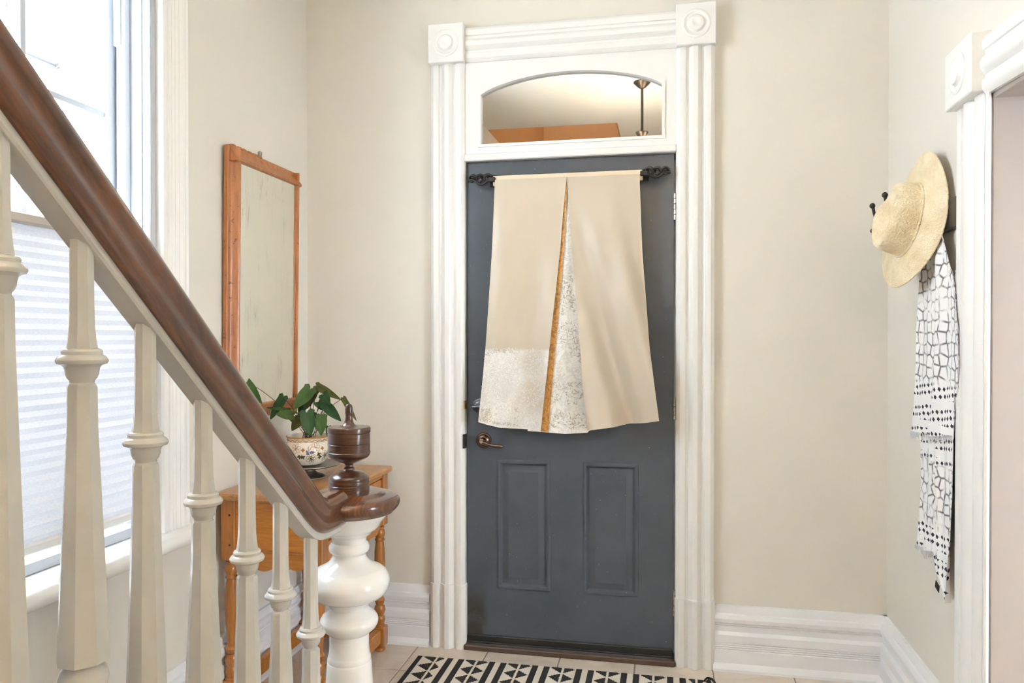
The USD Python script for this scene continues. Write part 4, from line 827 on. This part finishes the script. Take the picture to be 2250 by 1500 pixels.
A = drape([(1.62, 2.55), (1.50, 2.640), (1.342, 2.669), (1.225, 2.676), (1.076, 2.703), (1.000, 2.731)], [(1.62, 2.47), (1.553, 2.425), (1.466, 2.366), (1.338, 2.340), (1.237, 2.337), (1.134, 2.350), (1.03, 2.370)], 110, 90, .789, 1.0, .014, .004)
B = drape([(1.30, 2.64), (.981, 2.692), (.844, 2.676), (.707, 2.694), (.638, 2.704)], [(1.30, 2.42), (1.003, 2.44), (.861, 2.45), (.727, 2.50), (.650, 2.53)], 70, 60, .800, 2.3, .008, .006)
Cc = drape([(1.50, 2.55), (.981, 2.60), (.844, 2.585), (.70, 2.565), (.611, 2.520), (.545, 2.428)], [(1.50, 2.37), (1.069, 2.363), (1.003, 2.368), (.861, 2.372), (.727, 2.388), (.644, 2.407), (.543, 2.425)], 110, 60, .797, 3.1, .009, .0)
for G in (A, B, Cc): G[..., 0] = np.minimum(G[..., 0], XR - .012)
part(sc, 'front_fold', cloth(A, .0012, (1, 0, 0)), 'scarf_cotton', True)
part(sc, 'rear_fold', cloth(B, .0012, (1, 0, 0)), 'scarf_cotton', True)
part(sc, 'long_tail', cloth(Cc, .0012, (1, 0, 0)), 'scarf_cotton', True)
part(sc, 'fringe', fringe(A[-1], 170, .020, 4), 'cord', True, label='ragged white fringe', kind='stuff')
part(sc, 'fringe', fringe(B[-1], 110, .018, 5), 'cord', True, label='ragged white fringe', kind='stuff')
part(sc, 'fringe', fringe(A[20:, -1], 120, .014, 6), 'cord', True, label='ragged white side fringe', kind='stuff')
part(sc, 'fringe', fringe(Cc[60:, 0], 70, .014, 8), 'cord', True, label='ragged white fringe on the tail', kind='stuff')
part(sc, 'sewn_tag', spin(bx(.788, .790, 2.470, 2.502, .560, .582, .0004), (1, 0, 0), .25, (.789, 2.486, .571)), 'rug_black', label='small black sewn tag')

# ================================================================== rug
rg = thing('rug', 'flat-woven cream rug with black stripes and triangles in front of the door', 'rug', (-0.42, 2.45, 0))
RX0, RX1, RY0, RY1, RT = -1.002, 0.168, 1.76, 3.008, .007
part(rg, 'woven_field', bx(RX0, RX1, RY0, RY1, .0006, RT, .002), 'rug_cream')
blk = []
def jag(pts, step=.006, amp=.0022):
    p = Polygon(pts).segmentize(step); q = np.array(p.exterior.coords)[:-1]; c = q.mean(0); k_ = np.where(np.arange(len(q)) % 2 == 0, 1, -1)[:, None]
    d = q - c; d /= np.linalg.norm(d, axis=1, keepdims=True) + 1e-9
    return Polygon(q + d * k_ * amp).buffer(0)
bands = [(-.998, -.979)]
for q in range(6):
    c = -.837 + q * .1748; bands += [(c - .035, c - .0115), (c + .0115, c + .035)]
bands.append((.150, .166))
for x0, x1 in bands: blk.append(sbox(x0, RY0 + .004, x1, RY1 - .002))
for q in range(-1, 6):
    c = -.837 + q * .1748 + .0874; x0, x1, mid = c - .047, c + .047, c + .002
    if q == -1: x0, x1, mid = -.972, -.884, -.9145
    if q == 5: x0, x1, mid = .082, .143, .112
    for r_ in range(20):
        yc = 2.915 - .0810 * (r_ - 1)
        if yc > 3.03 or yc < RY0: continue
        for poly in ([(mid - .006, yc - .038), (mid - .006, yc + .038), (x0, yc + .004)], [(mid + .004, yc - .037), (mid + .004, yc + .035), (x1, yc)]):
            p = jag(poly).intersection(sbox(RX0 + .003, RY0 + .004, RX1 - .003, RY1 - .003))
            blk += [g for g in getattr(p, 'geoms', [p]) if g.area > 1e-5]
part(rg, 'woven_pattern', cat_([prism(p, np.eye(3), .0009, (0, 0, RT - .0003)) for p in blk]), 'rug_black', False, label='black woven stripes and triangles', kind='stuff')
tas = [tube(spl(np.array([(RX1 - .028, RY1 - .014, .007), (RX1 - .016, RY1 + .004, .013), (RX1 + .004, RY1 - .001, .012), (RX1 + .014, RY1 - .028, .006)]), 5), .0036, 8), tube(spl(np.array([(RX1 - .022, RY1 - .02, .007), (RX1 - .004, RY1 - .004, .014), (RX1 + .010, RY1 - .02, .009), (RX1 + .016, RY1 - .04, .005)]), 5), .0030, 8)]
part(rg, 'corner_loop', cat_(tas), 'rug_black', 50)
part(rg, 'edge_fringe', fringe(np.stack([np.linspace(RX0, RX1, 200), np.full(200, RY1 - .001), np.full(200, .006)], 1), 150, .006, 12), 'rug_cream', True, kind='stuff')

# ================================================================== ceiling lamp (seen in the transom glass; lights the hall)
CX, CY = -0.179, 0.695
lm = thing('ceiling_lamp', 'dark bronze rod-hung ceiling lamp seen in the arched transom glass', 'ceiling lamp', (CX, CY, CEIL))
part(lm, 'canopy', lathe([(.060, CEIL - .0005), (.062, CEIL - .008), (.040, CEIL - .030), (.024, CEIL - .044), (.012, CEIL - .050)][::-1], 32, (CX, CY, 0)), 'lamp_bronze', 40)
part(lm, 'rod', tube([(CX, CY, CEIL - .04), (CX, CY, 2.79)], .0095, 14), 'lamp_bronze', 40)
part(lm, 'hub', lathe(spl([(.004, 2.700), (.012, 2.706), (.016, 2.716), (.012, 2.728), (.020, 2.745), (.042, 2.778), (.046, 2.786), (.040, 2.790), (.012, 2.792)], 3), 28, (CX, CY, 0)), 'lamp_bronze', 40)
for q in range(3):
    a = math.radians(0 + 120 * q); dx, dy = math.cos(a), math.sin(a); s = np.linspace(0, 1, 16)
    rr = .014 + .235 * s; zz2 = 2.722 + .030 * np.sin(s * math.pi * .9) - .27 * s ** 2.2
    part(lm, 'arm', tube(np.stack([CX + dx * rr, CY + dy * rr, zz2], 1), .0065, 10), 'lamp_bronze', 40)
    ex, ey, ez = CX + dx * .249, CY + dy * .249, zz2[-1]
    part(lm, 'socket', lathe([(.012, ez - .012), (.020, ez - .004), (.020, ez + .018), (.012, ez + .024)], 18, (ex, ey, 0)), 'lamp_bronze', 40)
    part(lm, 'glass_shade', lathe([(.024, ez + .016), (.050, ez + .034), (.072, ez + .064), (.080, ez + .094), (.082, ez + .094), (.074, ez + .062), (.052, ez + .030), (.026, ez + .012), (.024, ez + .016)], 32, (ex, ey, 0), cap=False), 'lamp_glass', 40)
    L_ = UsdLux.SphereLight.Define(stage, f'/World/lamp_light_{q:03d}')
    L_.CreateRadiusAttr(.032); L_.CreateIntensityAttr(LAMP_INTENSITY); L_.CreateColorAttr(LAMP_COLOUR)
    L_.AddTranslateOp().Set(Gf.Vec3d(ex, ey, ez + .062))

bl = thing('added_fill_lamp', 'unseen frosted bowl lamp added on the rear hall ceiling for frontal fill', 'ceiling lamp', (0.34, -2.3, CEIL))  # added lamp behind the camera, gives the hall its frontal fill light
part(bl, 'mount', lathe([(.10, CEIL - .03), (.14, CEIL - .022), (.145, CEIL - .0005)], 32, (0.34, -2.3, 0)), 'lamp_bronze', 40)
part(bl, 'glass_bowl', lathe([(.004, CEIL - .235), (.07, CEIL - .225), (.12, CEIL - .19), (.15, CEIL - .13), (.155, CEIL - .024), (.150, CEIL - .024), (.145, CEIL - .13), (.115, CEIL - .185), (.068, CEIL - .220), (.004, CEIL - .23)], 36, (0.34, -2.3, 0)), 'lamp_glass', 40)
L_ = UsdLux.SphereLight.Define(stage, '/World/added_fill_light')
L_.CreateRadiusAttr(.06); L_.CreateIntensityAttr(FILL_LAMP_INTENSITY); L_.CreateColorAttr(Gf.Vec3f(1.0, 0.935, 0.85))
L_.AddTranslateOp().Set(Gf.Vec3d(0.34, -2.3, CEIL - .12))
